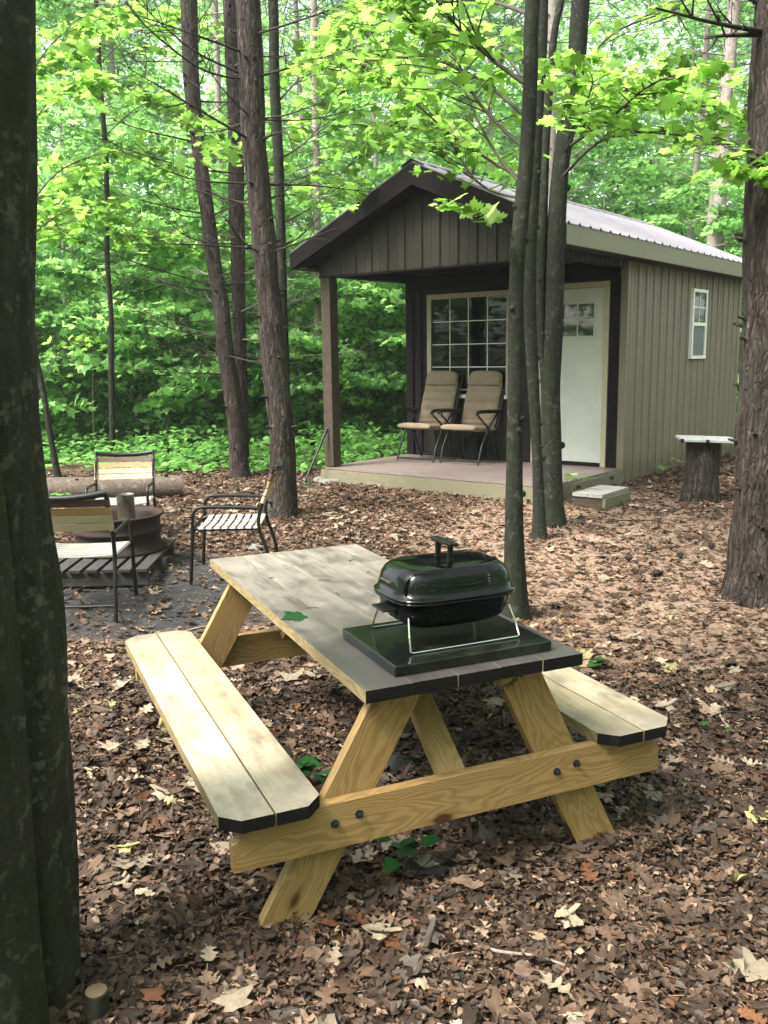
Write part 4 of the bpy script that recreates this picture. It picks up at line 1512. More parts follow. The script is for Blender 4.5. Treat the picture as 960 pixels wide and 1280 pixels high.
def pine(name, label, pix, Y, widths, bark, branches=(), whorls=(2.0, 9.0, .55), blen=(0.5, 1.6), extra=4.5, dead='deadwood', group=None, segs=22, br=.013, knobs=True, flare=1.35, wob=.10, crown=True, wfrom=None):
    P, R = trunk_px(pix, Y, widths, extra)
    base = P[0].copy(); base.z = ground_z(base.x, base.y)
    t = thing(name, label, 'tree', base, 0, group)
    PP, RR = flared(P, R, 9, flare)
    mb = MB(); mb.tube(rel(PP, base), RR, segs, wob=wob, wscale=7, seed=Y)
    if knobs:
        for k in range(int(len(PP) * .5)):
            i = random.randrange(3, len(PP) - 2)
            a = random.uniform(0, 2 * PI)
            d = Vector((math.cos(a), math.sin(a), .25))
            q = PP[i] - base
            mb.tube([q + d * RR[i] * .8, q + d * (RR[i] + .018), q + d * (RR[i] + random.uniform(.03, .07))], [.02, .014, .008], 6)
    mb.build('trunk', M[bark], t)

    def at_z(z):
        for i in range(len(PP) - 1):
            if PP[i].z <= z <= PP[i + 1].z:
                f = (z - PP[i].z) / max(1e-6, PP[i + 1].z - PP[i].z)
                return PP[i].lerp(PP[i + 1], f), RR[i]
        return PP[-1], RR[-1]
    for path in branches:                   # path: photo pixels plus depth offsets
        pts = [aty(x, y, Y + dy) for x, y, dy in path]
        c, r = at_z(pts[0].z)
        pts[0] = c
        b = MB(); dead_branch(b, rel(pts, base), br, 7, .35); b.build('branch', M[dead], t)
    z = whorls[0]
    while z < whorls[1]:
        c, r = at_z(z)
        a0 = random.uniform(0, 6.3)
        nb_ = random.randint(2, 4)
        for k in range(nb_):
            a = a0 + k * 2 * PI / nb_ + random.uniform(-.4, .4)
            ln = random.uniform(*blen)
            d = Vector((math.cos(a), math.sin(a), random.uniform(-.05, .3)))
            e = c + d * ln
            mid = c + d * ln * .5 + Vector((0, 0, random.uniform(-.06, .03) * ln))
            b = MB(); dead_branch(b, rel([c + d * r * .3, mid, e + Vector((0, 0, random.uniform(-.02, .2)))], base), br * random.uniform(.6, 1.0), 6, .45); b.build('branch', M[dead], t)
        z += whorls[2] * random.uniform(.7, 1.3)
    if crown:
        crown_needles(PP[-1] - Vector((0, 0, 1.5)), 2.0, 4.0, 900, t, base)
    return t


pine('pine_tree', 'reddish brown pine leaning left, beyond the strap chairs and nearest the log', [(300, 592), (294, 520), (282, 440), (276, 380), (266, 320), (257, 250), (248, 180), (239, 100), (236, 0)], 11.35, [23, 22, 20, 19, 18, 16, 17, 18, 18], 'bark_pine',
     branches=[[(241, 178, 0), (192, 166, -.3), (140, 150, -.5)], [(251, 268, 0), (205, 258, -.2), (150, 242, -.6)], [(265, 365, 0), (200, 353, -.3), (132, 339, -.3)], [(268, 422, 0), (230, 415, .2), (187, 402, .3)], [(276, 467, 0), (220, 466, 0), (165, 461, .2)]],
     whorls=(1.7, 7.5, .42), blen=(.6, 2.3), extra=4)
pine('pine_tree', 'straight pale pine half hidden between two darker pines', [(303, 575), (303, 500), (299, 400), (297, 300), (295, 250), (295, 180), (291, 90), (287, 0)], 12.2, [15, 14, 16, 18, 19, 18, 16, 15], 'bark_pine', whorls=(1.6, 7.5, .4), blen=(.6, 2.0), dead='deadwood_pale', extra=4)
pine('pine_tree', 'stout dark pine standing behind the side-on strap chair', [(351, 642), (353, 560), (348, 500), (340, 430), (339, 400), (334, 350), (330, 300), (325, 250), (318, 180), (314, 100), (310, 0)], 8.58, [37, 31, 31, 30, 30, 27, 28, 28, 28, 29, 27], 'bark_pine',
     branches=[[(302, 97, 0), (240, 62, -.3), (165, -5, -.6)], [(302, 100, 0), (255, 88, -.3), (190, 40, -.6), (150, -5, -.8)], [(308, 178, 0), (245, 135, -.5), (147, 77, -.9)], [(303, 260, 0), (275, 246, .2), (240, 236, .3)],
               [(330, 98, 0), (392, 76, -.3), (455, 55, -.5)], [(326, 45, 0), (385, 22, -.4), (462, -6, -.6)], [(338, 178, 0), (353, 165, -.2), (366, 180, -.3)], [(342, 250, 0), (352, 243, 0), (363, 229, 0)], [(318, 312, 0), (250, 306, -.3), (165, 305, -.6)], [(345, 312, 0), (372, 298, .4), (410, 258, .8)]],
     whorls=(2.6, 6.4, .5), blen=(.4, 1.6), extra=5, br=.013)
pine('pine_tree', 'thick rough barked pine beside the stump, cut by the photo edge', [(953, 742), (955, 650), (957, 560), (960, 460), (963, 380), (966, 300), (969, 200), (973, 100), (977, 0)], 5.82, [84, 74, 68, 66, 64, 64, 62, 58, 56], 'bark_pine',
     branches=[[(960, 42, 0), (900, 30, -.2), (820, 10, -.4)], [(955, 42, 0), (915, 44, -.1), (882, 46, -.1)], [(960, 10, 0), (940, 0, 0), (925, -12, 0)]], whorls=(4.6, 5.2, .9), blen=(.4, .8), extra=5, segs=40, br=.02, flare=1.3, wob=.12)
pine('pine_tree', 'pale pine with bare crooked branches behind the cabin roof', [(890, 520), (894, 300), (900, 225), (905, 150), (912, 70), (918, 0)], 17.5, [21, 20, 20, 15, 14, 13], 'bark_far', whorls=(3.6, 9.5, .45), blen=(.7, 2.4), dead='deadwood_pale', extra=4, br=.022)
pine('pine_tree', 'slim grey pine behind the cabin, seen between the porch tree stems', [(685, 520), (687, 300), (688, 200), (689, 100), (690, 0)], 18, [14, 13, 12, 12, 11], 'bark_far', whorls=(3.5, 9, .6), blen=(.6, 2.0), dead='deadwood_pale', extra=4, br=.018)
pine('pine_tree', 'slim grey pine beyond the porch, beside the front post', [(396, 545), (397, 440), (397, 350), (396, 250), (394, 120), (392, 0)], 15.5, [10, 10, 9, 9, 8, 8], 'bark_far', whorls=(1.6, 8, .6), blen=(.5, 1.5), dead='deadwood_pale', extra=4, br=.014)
# more pines deeper in the wood, told apart by nothing
for k, (x, y) in enumerate(((-8.0, 17.5), (-5.6, 20.5), (-3.2, 18.5), (1.2, 20), (4.2, 22.5), (6.6, 20.5), (9.2, 24), (-10.5, 24), (-7.2, 26), (0.2, 25.5), (11.2, 21.5), (8.0, 17.2), (3.4, 25.5), (-1.4, 22))):
    z0 = ground_z(x, y)
    base = Vector((x, y, z0))
    t = thing('pine_tree', 'slender pine with dead lower branches deep in the green wood', 'tree', base, random.random() * 6, 'pines deep in the wood')
    lx, ly = random.uniform(-.5, .5), random.uniform(-.4, .4)
    P = cat_rom([(0, 0, -.1), (lx * .4, ly * .4, 3), (lx, ly, 7), (lx * 1.3, ly * 1.2, 12)], 6)
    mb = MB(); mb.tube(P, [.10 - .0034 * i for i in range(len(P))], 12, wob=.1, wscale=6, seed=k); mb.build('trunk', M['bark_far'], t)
    for j in range(14):
        z = random.uniform(1.2, 9.5)
        i = min(len(P) - 1, int(z / 12 * (len(P) - 1)))
        a = random.uniform(0, 6.3); ln = random.uniform(.5, 2.0)
        d = Vector((math.cos(a), math.sin(a), random.uniform(-.1, .3)))
        b = MB(); dead_branch(b, [P[i], P[i] + d * ln * .5 - Vector((0, 0, .04)), P[i] + d * ln], .013, 4, .4); b.build('branch', M['deadwood_pale'], t)
    crown_needles(Vector((lx, ly, 8.5)), 2.2, 4.5, 1500, t, Vector((0, 0, 0)))


def leafy_tree(name, label, stems, bark, sprays=(), size=.1, group=None, hi=True, cat='tree', flare=1.6, segs=18, knobs=.12, wob=.10):
    """stems: list of (P, R); the first is the trunk. sprays: list of (world path, r0, twigs, twig length, leaves per twig)"""
    base = stems[0][0][0].copy(); base.z = ground_z(base.x, base.y)
    t = thing(name, label, cat, base, 0, group)
    for i, (P, R) in enumerate(stems):
        PP, RR = flared(P, R, 8, flare if i == 0 else 1.0)
        mb = MB(); mb.tube(rel(PP, base), RR, segs, wob=wob, wscale=5, seed=i * 3 + base.x)
        for k in range(int(len(PP) * knobs)):
            j = random.randrange(4, len(PP) - 2)
            a = random.uniform(0, 2 * PI); d = Vector((math.cos(a), math.sin(a), .3)); q = PP[j] - base
            mb.tube([q + d * RR[j] * .6, q + d * RR[j] * 1.15, q + d * RR[j] * 1.3], [RR[j] * .45, RR[j] * .35, RR[j] * .15], 7)
        mb.build('trunk' if i == 0 else 'stem', M[bark], t)
    lv = Leaves()
    for (path, r0, tw, tl_, per) in sprays:
        b = MB(); spray(b, lv, rel([Vector(p) for p in path], base), r0, tw, tl_, per, size, tmpl=T_MAPLE_HI if hi else T_MAPLE_LO)
        b.build('branch', M['twig'], t)
    if lv.nv:
        lv.build('crown', M['leaf'], t)
    return t


def pxs(path, Y):
    return [aty(x, y, Y + dy) for x, y, dy in path]


# three slim maples in front of the porch
YA = 5.47
A_ = trunk_px([(645, 772), (643, 690), (643, 595), (644, 480), (646, 340), (651, 270), (658, 200), (663, 100), (666, 0)], YA, [30, 25, 21, 19, 18, 18, 17, 17, 17], 3)
leafy_tree('maple_tree', 'slim maple stem standing just behind the grill, nearest the picnic table', [A_], 'bark_maple', sprays=[
    (pxs([(660, 190, 0), (600, 130, .4), (560, 60, .8), (500, 20, 1.0)], YA), .014, 22, .75, 6),
    (pxs([(664, 110, 0), (610, 70, .2), (560, 20, .1), (520, -40, 0)], YA), .016, 18, .7, 6),
    (pxs([(655, 235, 0), (610, 175, .5), (575, 85, 1.0), (600, 20, 1.2)], YA), .012, 12, .5, 5),
    (pxs([(646, 300, 0), (620, 280, -.1), (590, 262, -.15), (545, 258, -.2)], YA), .005, 7, .22, 3),
    (pxs([(662, 150, 0), (600, 100, .9), (540, 75, 1.6), (470, 75, 2.2), (420, 90, 2.6)], YA), .014, 20, .9, 7),
    (pxs([(666, 20, 0), (600, 0, .6), (520, 10, 1.0), (450, 40, 1.5)], YA), .014, 20, .8, 7)], size=.10)
YB = 7.5
B_ = trunk_px([(675, 672), (671, 560), (665, 450), (662, 340), (665, 270), (668, 200), (673, 100), (677, 0)], YB, [16, 13, 15, 16, 16, 16, 16, 15], 3)
leafy_tree('maple_tree', 'thinnest curved maple stem between two thicker ones, before the porch door', [B_], 'bark_maple', sprays=[
    (pxs([(665, 230, 0), (620, 205, .3), (560, 165, .5), (480, 95, .9), (430, 75, 1.2)], YB), .016, 32, 1.0, 9),
    (pxs([(664, 250, 0), (600, 230, .6), (545, 150, 1.0), (470, 55, 1.3)], YB), .014, 32, 1.0, 9),
    (pxs([(670, 120, 0), (620, 60, .6), (540, 30, 1.2), (450, 0, 1.6)], YB), .014, 26, 1.0, 8)], size=.108)
YC = 8.0
C_ = trunk_px([(690, 655), (690, 560), (689, 480), (693, 380), (695, 300), (702, 200), (718, 100), (726, 0)], YC, [28, 24, 23, 24, 22, 20, 21, 20], 3)
C2 = trunk_px([(684, 520), (677, 430), (676, 340), (679, 260), (683, 170), (692, 50), (704, -10)], YC, [8, 10, 11, 11, 9, 8, 7], 2, sink=-1)
C2[0][0].z = aty(684, 520, YC).z
leafy_tree('maple_tree', 'forked maple with the thickest stem, directly before the white door', [C_, C2], 'bark_maple', sprays=[
    (pxs([(712, 165, 0), (735, 135, -.5), (790, 110, -1.0), (850, 130, -1.5), (920, 150, -1.9)], YC), .016, 34, .62, 6),
    (pxs([(708, 185, 0), (760, 150, -.9), (815, 105, -1.7), (880, 85, -2.2)], YC), .014, 28, .6, 6),
    (pxs([(700, 225, 0), (745, 180, -.6), (800, 165, -1.3), (900, 180, -2.1), (930, 215, -2.4)], YC), .014, 26, .6, 6),
    (pxs([(706, 190, 0), (725, 150, -.8), (740, 95, -1.5), (700, 75, -2.0)], YC), .01, 22, .5, 7),
    (pxs([(720, 95, 0), (770, 40, .6), (850, 10, 1.0), (930, -20, 1.4)], YC), .014, 16, .7, 6)], size=.10)

# big dark maple close by on the left
YL = 2.18
LR = [(99, 1262), (90, 1060), (80, 900), (68, 740), (57, 640), (44, 480), (38, 330), (37, 160), (38, 0)]
P, R = [], []
for (x, y), r in zip(LR, [.165, .152, .148, .145, .142, .138, .136, .134, .132]):
    e = aty(x, y, YL)
    P.append(e - Vector((r, 0, 0))); R.append(r)
P[0].z = -.1
d = (P[-1] - P[-2]).normalized()
for k in range(3):
    P.append(P[-1] + d * 1.3); R.append(R[-1] * .9)
LR2 = [(57, 1285), (42, 1110), (26, 930), (10, 740), (-12, 560), (-60, 350), (-130, 100)]
P2, R2 = [], []
for (x, y), r in zip(LR2, [.115, .105, .1, .095, .09, .085, .08]):
    e = aty(x, y, YL - .20)
    P2.append(e - Vector((r, 0, 0))); R2.append(r)
P2[0].z = -.1
leafy_tree('maple_tree', 'big dark two stemmed maple close by, at the left edge', [(P, R), (P2, R2)], 'bark_left', flare=1.22, segs=64, knobs=0, wob=.16, size=.13, sprays=[
    ([(-1.15, 2.2, 3.9), (-.5 + .6 * math.cos(a), 2.2 + .8 * math.sin(a), z - .3), (-.9 + 2.3 * math.cos(a), 2.0 + 2.3 * math.sin(a), z)], .02, 22, 1.0, 6)
    for a, z in ((0.2, 5.2), (1.0, 5.8), (-.7, 4.9), (-1.6, 5.3), (2.2, 5.6), (3.2, 5.2), (-2.5, 5.6), (0.6, 6.6), (-.3, 6.4))] + [
    ([(-1.2, 2.2, 4.4), (.4, 2.0 + dy * .4, z - .4), (1.4 + dx, 1.8 + dy, z), (2.6 + dx, 1.7 + 1.4 * dy, z - .1)], .03, 34, 1.1, 8) for dx, dy, z in ((0, 0, 5.6), (.4, 1.0, 6.6), (.2, -1.1, 5.9), (.9, .3, 7.2), (-.6, -1.9, 6.4), (1.2, -.8, 6.8))])  # long unseen limbs overhead, added to darken the grill lid's reflections

# slim dark tree behind the stout pine and the thin saplings on the left
T4 = trunk_px([(359, 632), (357, 480), (354, 400), (351, 300), (348, 200), (343, 100), (341, 0)], 9.3, [11, 10, 12, 11.5, 12, 12, 11], 3)
leafy_tree('slim_tree', 'slim smooth dark tree right behind the stout pine', [T4], 'bark_maple', cat='tree', sprays=[
    (pxs([(348, 200, 0), (390, 170, .5), (430, 110, 1.0), (480, 60, 1.4)], 9.3), .012, 26, .9, 8), (pxs([(351, 280, 0), (400, 250, .6), (450, 190, 1.2), (500, 150, 1.6)], 9.3), .012, 26, .9, 8),
    (pxs([(345, 130, 0), (390, 80, .5), (440, 20, .8)], 9.3), .012, 22, .8, 8), (pxs([(350, 230, 0), (300, 190, .8), (250, 150, 1.3)], 9.3), .01, 20, .8, 7)], size=.13)
S1 = trunk_px([(140, 572), (139, 450), (139, 395), (134, 320), (134, 250), (131, 175), (125, 100), (120, 0)], 13.3, [7, 7, 6.5, 6, 6, 6, 5.5, 5], 2)
leafy_tree('sapling', 'thin crooked sapling stem rising behind the log', [S1], 'bark_maple', cat='sapling', sprays=[
    (pxs([(134, 235, 0), (105, 215, -.3), (75, 240, -.6)], 13.3), .01, 16, .8, 6), (pxs([(136, 330, 0), (180, 300, .3), (230, 310, .6)], 13.3), .01, 20, 1.0, 8), (pxs([(131, 170, 0), (180, 130, -.4), (220, 140, -.6)], 13.3), .01, 20, 1.0, 8),
    (pxs([(128, 130, 0), (90, 90, -.6), (60, 80, -1.0)], 13.3), .01, 20, 1.0, 8), (pxs([(124, 80, 0), (170, 40, -.6), (230, 20, -1.2)], 13.3), .01, 22, 1.1, 8), (pxs([(135, 280, 0), (100, 270, -1), (60, 300, -1.6)], 13.3), .01, 20, 1.0, 8)], size=.15)
S2 = trunk_px([(74, 602), (64, 550), (55, 495), (46, 450), (40, 410), (20, 330)], 11.4, [8, 7, 7, 6, 5, 4], 1)
leafy_tree('sapling', 'thin leaning sapling beside the big left trunk, at the log', [S2], 'bark_maple', cat='sapling', sprays=[(pxs([(52, 480, 0), (75, 440, .3), (110, 425, .5)], 11.4), .008, 12, .7, 5)], size=.11, hi=False)
S3 = trunk_px([(50, 622), (44, 520), (41, 450), (36, 340), (28, 200), (20, 60)], 10.5, [13, 11, 10, 10, 9, 9], 3)
leafy_tree('slim_tree', 'brown tree trunk partly hidden by the big left trunk, near the log', [S3], 'bark_pine', cat='tree', sprays=[
    (pxs([(36, 300, 0), (70, 270, .3), (110, 265, .6), (150, 290, .8)], 10.5), .01, 22, .9, 8), (pxs([(30, 170, 0), (70, 120, .3), (120, 110, .6)], 10.5), .01, 20, .9, 8),
    (pxs([(34, 260, 0), (80, 210, .6), (150, 190, 1.2), (210, 215, 1.6)], 10.5), .012, 24, .9, 8), (pxs([(26, 110, 0), (80, 40, .6), (150, 20, 1.0)], 10.5), .012, 20, .9, 8)], size=.13)


# background maples: a few kinds, then copies
def make_maple(h, nb_, per, size, seed):
    random.seed(seed)
    t = thing('young_maple_tree', 'young leafy maple among many in the green wood', 'tree', (0, 0, 0), 0, 'leafy young maples in the wood')
    lx, ly = random.uniform(-.5, .5), random.uniform(-.5, .5)
    P = cat_rom([(0, 0, -.1), (lx * .3, ly * .2, h * .3), (lx * .8, ly * .6, h * .65), (lx, ly, h)], 6)
    mb = MB(); n = len(P)
    mb.tube(P, [(.008 + .0032 * h) * (1 - .85 * i / (n - 1)) for i in range(n)], 8, wob=.1)
    mb.build('trunk', M['bark_far'], t)
    lv = Leaves()
    limbs = MB()
    for k in range(nb_):
        z = .5 + (h - .6) * ((k + random.random() * .7) / nb_) ** .9
        i = min(n - 2, int(z / h * (n - 1)))
        a = k * 2.4 + random.uniform(-.5, .5)
        ln = (0.5 + 1.5 * math.sin(PI * min(1, .22 + .74 * z / h))) * random.uniform(.6, 1.15) * (h / 6) ** .5
        d = Vector((math.cos(a), math.sin(a), random.uniform(.05, .45)))
        c = P[i]
        spray(limbs, lv, [c, c + d * ln * .5 + Vector((0, 0, .05)), c + d * ln + Vector((0, 0, -.12 * ln))], .009, max(10, int(ln * 12)), .55 + .2 * ln, per, size, flat=.8, start=.18, seg=4)
    limbs.build('limb', M['twig'], t)
    lv.build('crown', M['leaf_mid'], t)
    return t


kinds = [make_maple(8.5, 30, 9, .17, 3), make_maple(7.0, 28, 9, .165, 4), make_maple(5.2, 24, 9, .16, 5), make_maple(3.4, 18, 8, .145, 6), make_maple(9.5, 30, 9, .175, 8), make_maple(2.0, 13, 8, .13, 9)]
random.seed(21)
spots = []
tries = 0
while len(spots) < 135 and tries < 9000:
    tries += 1
    y = random.uniform(12.3, 31)
    x = random.uniform(-.56 * y - 2, .56 * y + 2)
    u, v = cab_local(x, y)
    if -2.2 < u < CW + 2.2 and -3.5 < v < CD + CL + 2.0:
        continue
    if u > CW - 1 and y < 15.5:
        continue
    if x < 1.5 and y < 14.6 + .8 * noise.noise((x, 0, 9)):
        continue
    k = random.choice((0, 1, 1, 2, 2, 3, 4, 3, 5, 5, 3, 2) if y > 17.5 else (2, 2, 3, 3, 5, 5))
    md = (2.3, 2.0, 1.3, .9, 2.5, .7)[k] * (.8 if y > 20 else 1.0)
    if any((x - a) ** 2 + (y - b2) ** 2 < (md * .5 + m2 * .5) ** 2 for a, b2, m2, kk in spots):
        continue
    spots.append((x, y, md, k))
for (x, y, k) in ((-6.3, 14.4, 3), (-5.2, 14.9, 5), (-4.6, 14.3, 5), (-3.5, 14.9, 3), (-2.8, 14.4, 5), (-1.9, 14.9, 5), (-.9, 14.6, 5), (-.4, 15.4, 3), (.7, 15.4, 3), (1.3, 16.2, 2), (-7.2, 14.6, 2), (-2.3, 15.2, 2), (-4.2, 15.4, 2), (-.2, 16.0, 2)):
    spots.append((x, y, 1, k))
# a thinner ring of the same wood round the rest of the clearing (seen in reflections, shades the camp)
for a, r, k in ((150, 8.5, 0), (172, 9.5, 4), (196, 8.5, 0), (215, 10, 1), (238, 9, 4), (128, 9.5, 1), (105, 10, 0), (255, 10.5, 0), (184, 13, 4), (160, 13, 0), (208, 13.5, 4), (232, 13, 0), (136, 13, 4), (85, 8.5, 1), (275, 9, 1)):
    ar = math.radians(a)
    spots.append((math.sin(ar) * r * 1.0, 3.5 + math.cos(ar) * r, 1, k))
used = set()
for (x, y, md, k) in spots:
    if k not in used:
        o = kinds[k]; used.add(k)
    else:
        o = copy_tree(kinds[k])
    o.location = (x, y, ground_z(x, y))
    o.rotation_euler = (0, 0, random.uniform(0, 6.28))
    s_ = random.uniform(.85, 1.15)
    o.scale = (s_, s_, s_ * random.uniform(.92, 1.1))

# far wood: one mass
fw = Leaves()
P, S = [], []
for k in range(5200):
    y = random.uniform(28, 44)
    x = random.uniform(-.62 * y - 4, .62 * y + 4)
    z = ground_z(x, y) + (random.uniform(0, 14) * random.random() ** .6 if k < 3700 else random.uniform(6, 17))
    r = random.uniform(.6, 1.5)
    m = 46
    q = RNG.normal(0, 1, (m, 3)) * np.array([r, r, r * .35]) * .6 + np.array([x, y, z])
    P.append(q); S.append(np.full(m, random.uniform(.18, .3)))
for k in range(1500):
    a = random.uniform(math.radians(62), math.radians(298))
    r0_ = random.uniform(15, 23)
    x, y = math.sin(a) * r0_, 4 + math.cos(a) * r0_
    z = ground_z(x, y) + random.uniform(0, 13) * random.random() ** .3
    r = random.uniform(.9, 1.9)
    m = 40
    P.append(RNG.normal(0, 1, (m, 3)) * np.array([r, r, r * .4]) * .6 + np.array([x, y, z])); S.append(np.full(m, random.uniform(.22, .36)))
P = np.concatenate(P); S = np.concatenate(S)
fw.add(T_MAPLE_LO, P, S, tilt=np.abs(RNG.normal(.3, .5, len(P))))
tag(fw.build('far_woods', M['leaf_mid']), 'pale green mass of far trees closing the view', 'woods', kind='stuff')

# ------------------------------------------------------------------ stumps, stones, seedlings, sticks, cones
sp = gp(875, 626)
st_ = thing('tree_stump', 'dark tree stump standing beside the cabin wall', 'stump', sp)
b = MB(); P, R = flared([Vector((0, 0, -.06)), Vector((.0, 0, .2)), Vector((.01, 0, .45)), Vector((.01, 0, .605))], [.19, .168, .163, .163], 6, 1.25, .22)
b.tube(P, R, 30, wob=.10, wscale=9); b.build('trunk', M['bark_pine'], st_)
b = MB(); b.tube([(.01, 0, .603), (.01, 0, .609)], .155, 24); b.build('cut_top', M['cutwood'], st_)
b = MB(); b.box(-.27, .27, -.2, .2, 0, .028)
for (x, y) in ((-.27, -.19), (.27, -.19), (-.03, -.2)):
    b.box(x - .016, x + .016, y - .012, y + .012, -.006, .03, 1)
tr_ = b.build('board_tray', [M['water'], M['blackplastic']], loc=sp + Vector((.03, -.02, .616)), rot=(math.radians(1), math.radians(2.0), math.radians(-8)), bevel=.004)
tag(tr_, 'flat pale board with dark clips lying on the tree stump', 'board')
ss = thing('small_stump', 'small sawn sapling stub at the foot of the big left maple', 'stump', gp(121, 1276))
b = MB(); b.tube([(0, 0, -.05), (0, 0, .04), (.004, 0, .085)], [.042, .032, .03], 14, wob=.08); b.build('trunk', M['bark_left'], ss)
b = MB(); b.tube([(.004, 0, .0845), (.004, 0, .0875)], .027, 14); b.build('cut_top', M['cutwood'], ss)


def stone(px, py, r, label, mat='stone', sq=.6):
    p = gp(px, py)
    mb = MB()
    rings = []
    for i in range(9):
        th = PI * (i + .001) / 8.002
        ring = []
        for k in range(16):
            a = 2 * PI * k / 16
            d = Vector((math.sin(th) * math.cos(a), math.sin(th) * math.sin(a), math.cos(th)))
            rr = r * (1 + .6 * noise.noise(d * 1.8 + Vector((px, py, 0))))
            q = d * rr
            ring.append((q.x * 1.25, q.y, q.z * sq))
        rings.append(ring)
    rings.reverse()
    loft(mb, rings)
    return tag(mb.build('stone', M[mat], loc=(p.x, p.y, p.z + r * sq * .1)), label, 'stone')


stone(535, 1092, .07, 'dark grey stone beside the seedling in front of the table')
stone(497, 965, .065, 'brown stone seen between the near table legs', sq=.8)
stone(585, 925, .06, 'grey stone on the leaves under the middle of the table')
stone(320, 685, .07, 'flat pale stone behind the side-on strap chair', 'concrete', .35)


def seedling(px, py, h, n, size, label, tmpl=None, spread=.09, loc=None, col='leaf_low'):
    p = Vector(loc) if loc is not None else gp(px, py)
    t = thing('seedling', label, 'plant', p)
    b = MB(); L = []
    for k in range(max(1, n // 3)):
        a = random.uniform(0, 6.3)
        e = Vector((math.cos(a) * spread * .5, math.sin(a) * spread * .5, h * random.uniform(.8, 1.05)))
        b.tube([(0, 0, -.02), (e.x * .3, e.y * .3, h * .5), e], [.0025, .002, .0015], 5)
        for j in range(3):
            a2 = random.uniform(0, 6.3)
            L.append((e.x + math.cos(a2) * spread * .6, e.y + math.sin(a2) * spread * .6, e.z + random.uniform(-.025, .02)))
    b.build('stem', M['twig'], t)
    lv = Leaves(); lv.add(tmpl or T_OVATE, np.array(L), RNG.uniform(.75, 1.2, len(L)) * size, tilt=np.abs(RNG.normal(.2, .25, len(L))))
    lv.build('foliage', M[col], t)
    return t


seedling(508, 1098, .10, 9, .075, 'dark green seedling with round leaves in front of the table beam')
seedling(402, 990, .12, 9, .085, 'green seedling under the inner edge of the left bench')
seedling(735, 835, .07, 6, .06, 'small green sprout at the right corner of the table top')
seedling(668, 905, .05, 3, .05, 'tiny green sprout in the leaves behind the right bench', loc=gp(700, 850))
seedling(742, 628, .32, 9, .10, 'pale green seedling growing beside the wooden step', T_MAPLE_LO, .16, cab(3.2, .12), 'leaf')
seedling(812, 604, .16, 9, .09, 'green weed at the cabin wall nearest the step', T_OVATE, .15, cab(CW + .12, 2.55), 'leaf_herb')
seedling(840, 598, .16, 9, .08, 'green weed at the cabin wall behind the stump', T_OVATE, .15, cab(CW + .12, 3.15), 'leaf_herb')
seedling(925, 572, .2, 15, .1, 'leafy weeds at the far end of the cabin wall', T_OVATE, .2, cab(CW + .2, 4.9), 'leaf_herb')
seedling(880, 915, .05, 3, .045, 'tiny green sprout in the leaves right of the table', loc=gp(882, 918))
seedling(385, 622, .15, 6, .06, 'small weed at the foot of the leaning rod', loc=gp(382, 622))
seedling(160, 590, .2, 9, .09, 'weed with pale leaves growing in front of the log', T_OVATE, .14, gp(80, 640), 'leaf_herb')

rs = random.Random(5)
for k, (px, py, ln, ang) in enumerate(((690, 640, .35, .3), (760, 700, .5, -.1), (830, 690, .4, .5), (880, 760, .45, .1), (720, 830, .3, 1.2), (590, 690, .5, .2), (560, 1130, .35, .15), (900, 900, .3, 1.5), (790, 655, .5, .05), (260, 790, .35, .5), (230, 1090, .45, .05), (640, 1200, .3, -.4), (860, 1060, .28, 1.1), (440, 700, .6, .35), (850, 640, .6, 0.0))):
    p = gp(px, py)
    d = Vector((math.cos(ang), math.sin(ang), 0)) * ln / 2
    b = MB()
    pts = [p - d + Vector((0, 0, .022)), p - d * .2 + Vector((rs.uniform(-.02, .02), rs.uniform(-.02, .02), .032)), p + d * .5 + Vector((rs.uniform(-.02, .02), rs.uniform(-.02, .02), .03)), p + d + Vector((0, 0, .024))]
    b.tube(cat_rom(pts, 3), [.006 * (1 - .05 * i) for i in range(10)], 6, wob=.2)
    tag(b.build('dry_stick', M['deadwood_pale' if k % 2 else 'deadwood']), 'thin dry stick lying on the brown leaf litter', 'stick', 'dry sticks lying on the leaf litter')
for (px, py, ln, ang) in ((405, 725, .05, -.3), (422, 742, .035, 2.0), (440, 700, .04, .9), (390, 760, .05, .1), (460, 715, .03, 1.3), (340, 722, .03, .7)):
    p = onz(px, py, TH + .0035)
    d = Vector((math.cos(ang), math.sin(ang), 0)) * ln / 2
    b = MB(); b.tube([p - d, p + Vector((.001, .001, .001)), p + d], [.0016, .0014, .0009], 5)
    tag(b.build('twig', M['deadwood']), 'tiny dry twig lying on the table top', 'twig', 'twigs on the table top')
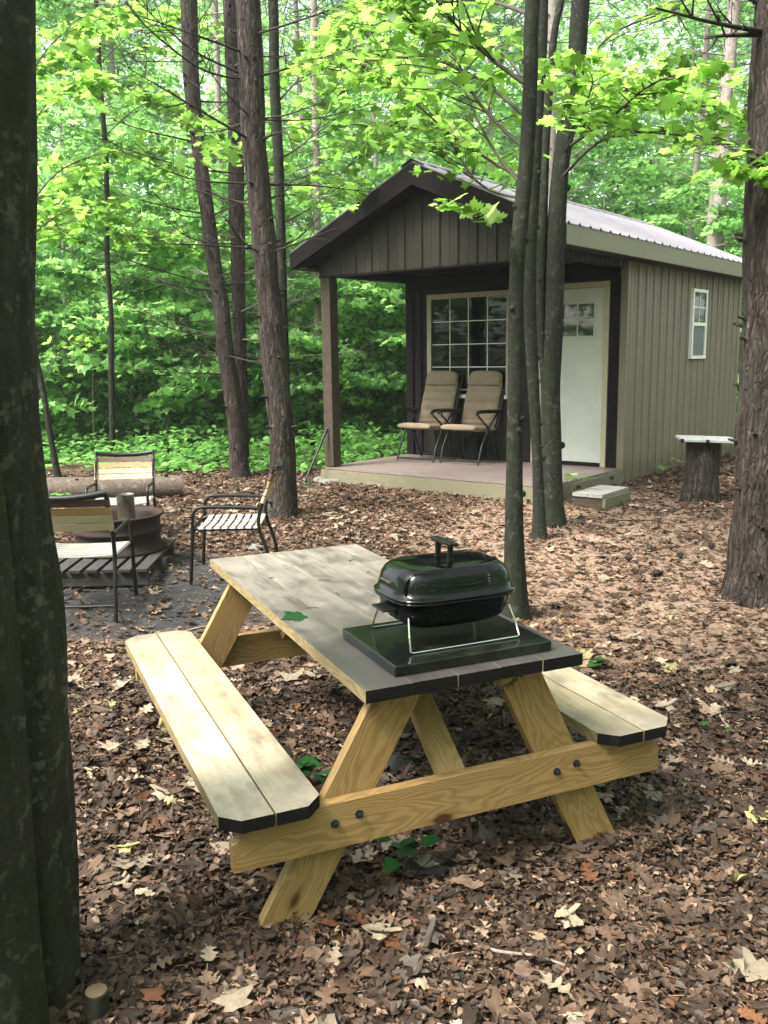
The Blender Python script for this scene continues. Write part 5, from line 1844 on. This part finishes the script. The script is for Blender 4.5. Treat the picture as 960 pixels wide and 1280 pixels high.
for (px, py) in ((812, 690), (890, 688), (822, 722), (850, 699), (785, 702)):
    p = gp(px, py)
    b = MB()
    rr = [.012, .022, .027, .024, .015, .004]
    b.tube([(-.035 + .014 * i, 0, 0) for i in range(6)], rr, 12, wob=.35, wscale=40)
    tag(b.build('pine_cone', M['bark_pine'], loc=p + Vector((0, 0, .035)), rot=(0, .1, rs.uniform(0, 6))), 'brown pine cone on the trodden path to the cabin', 'pine cone', 'pine cones on the path')

fp = Leaves()
P = []
for k in range(1500):
    y = random.uniform(22, 36)
    x = random.uniform(-.15 * y, .62 * y + 3) if k % 3 else random.uniform(-.6 * y, .62 * y)
    u, v = cab_local(x, y)
    if v < CD + CL + 2.5 and -2 < u < CW + 2:
        continue
    z = ground_z(x, y) + random.uniform(2.5, 15)
    a = random.uniform(0, 6.3); ln = random.uniform(.5, 1.3)
    m = 46
    t = RNG.uniform(0, 1, m)
    q = np.stack([x + math.cos(a) * ln * t, y + math.sin(a) * ln * t, z - .25 * t * ln], 1) + RNG.normal(0, .10, (m, 3))
    P.append(q)
P = np.concatenate(P)
fp.add(T_NEEDLE, P, RNG.uniform(.25, .5, len(P)), tilt=np.abs(RNG.normal(0, .6, len(P))))
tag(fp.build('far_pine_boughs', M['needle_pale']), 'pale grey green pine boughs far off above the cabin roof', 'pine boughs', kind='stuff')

# air between the trees: one closed box of even, pale haze
hz = G('haze')
vol = hz.n('VolumePrincipled', {'Color': (0.93, 1.0, 0.95, 1), 'Density': HAZE, 'Anisotropy': 0.2})
hz.nt.links.new(vol.outputs[0], hz.out.inputs['Volume'])
if HAZE > 0:
    b = MB(); b.box(-60, 60, -40, 70, -2.0, 24)
    tag(b.build('haze', hz.mat), 'pale humid haze hanging between the trees', 'haze', kind='stuff')

# ------------------------------------------------------------------ render settings
SC.render.engine = 'CYCLES'
cy = SC.cycles
cy.use_denoising = True
try:
    cy.denoiser = 'OPENIMAGEDENOISE'
except Exception:
    pass
cy.max_bounces = 8
cy.diffuse_bounces = 4
cy.glossy_bounces = 3
cy.transmission_bounces = 5
cy.transparent_max_bounces = 6
cy.sample_clamp_indirect = 8.0
cy.caustics_reflective = False
cy.caustics_refractive = False
vs = SC.view_settings
vs.view_transform = 'Standard'
vs.look = 'None'
vs.exposure = 2.15
vs.gamma = 1.0
vs.use_curve_mapping = False
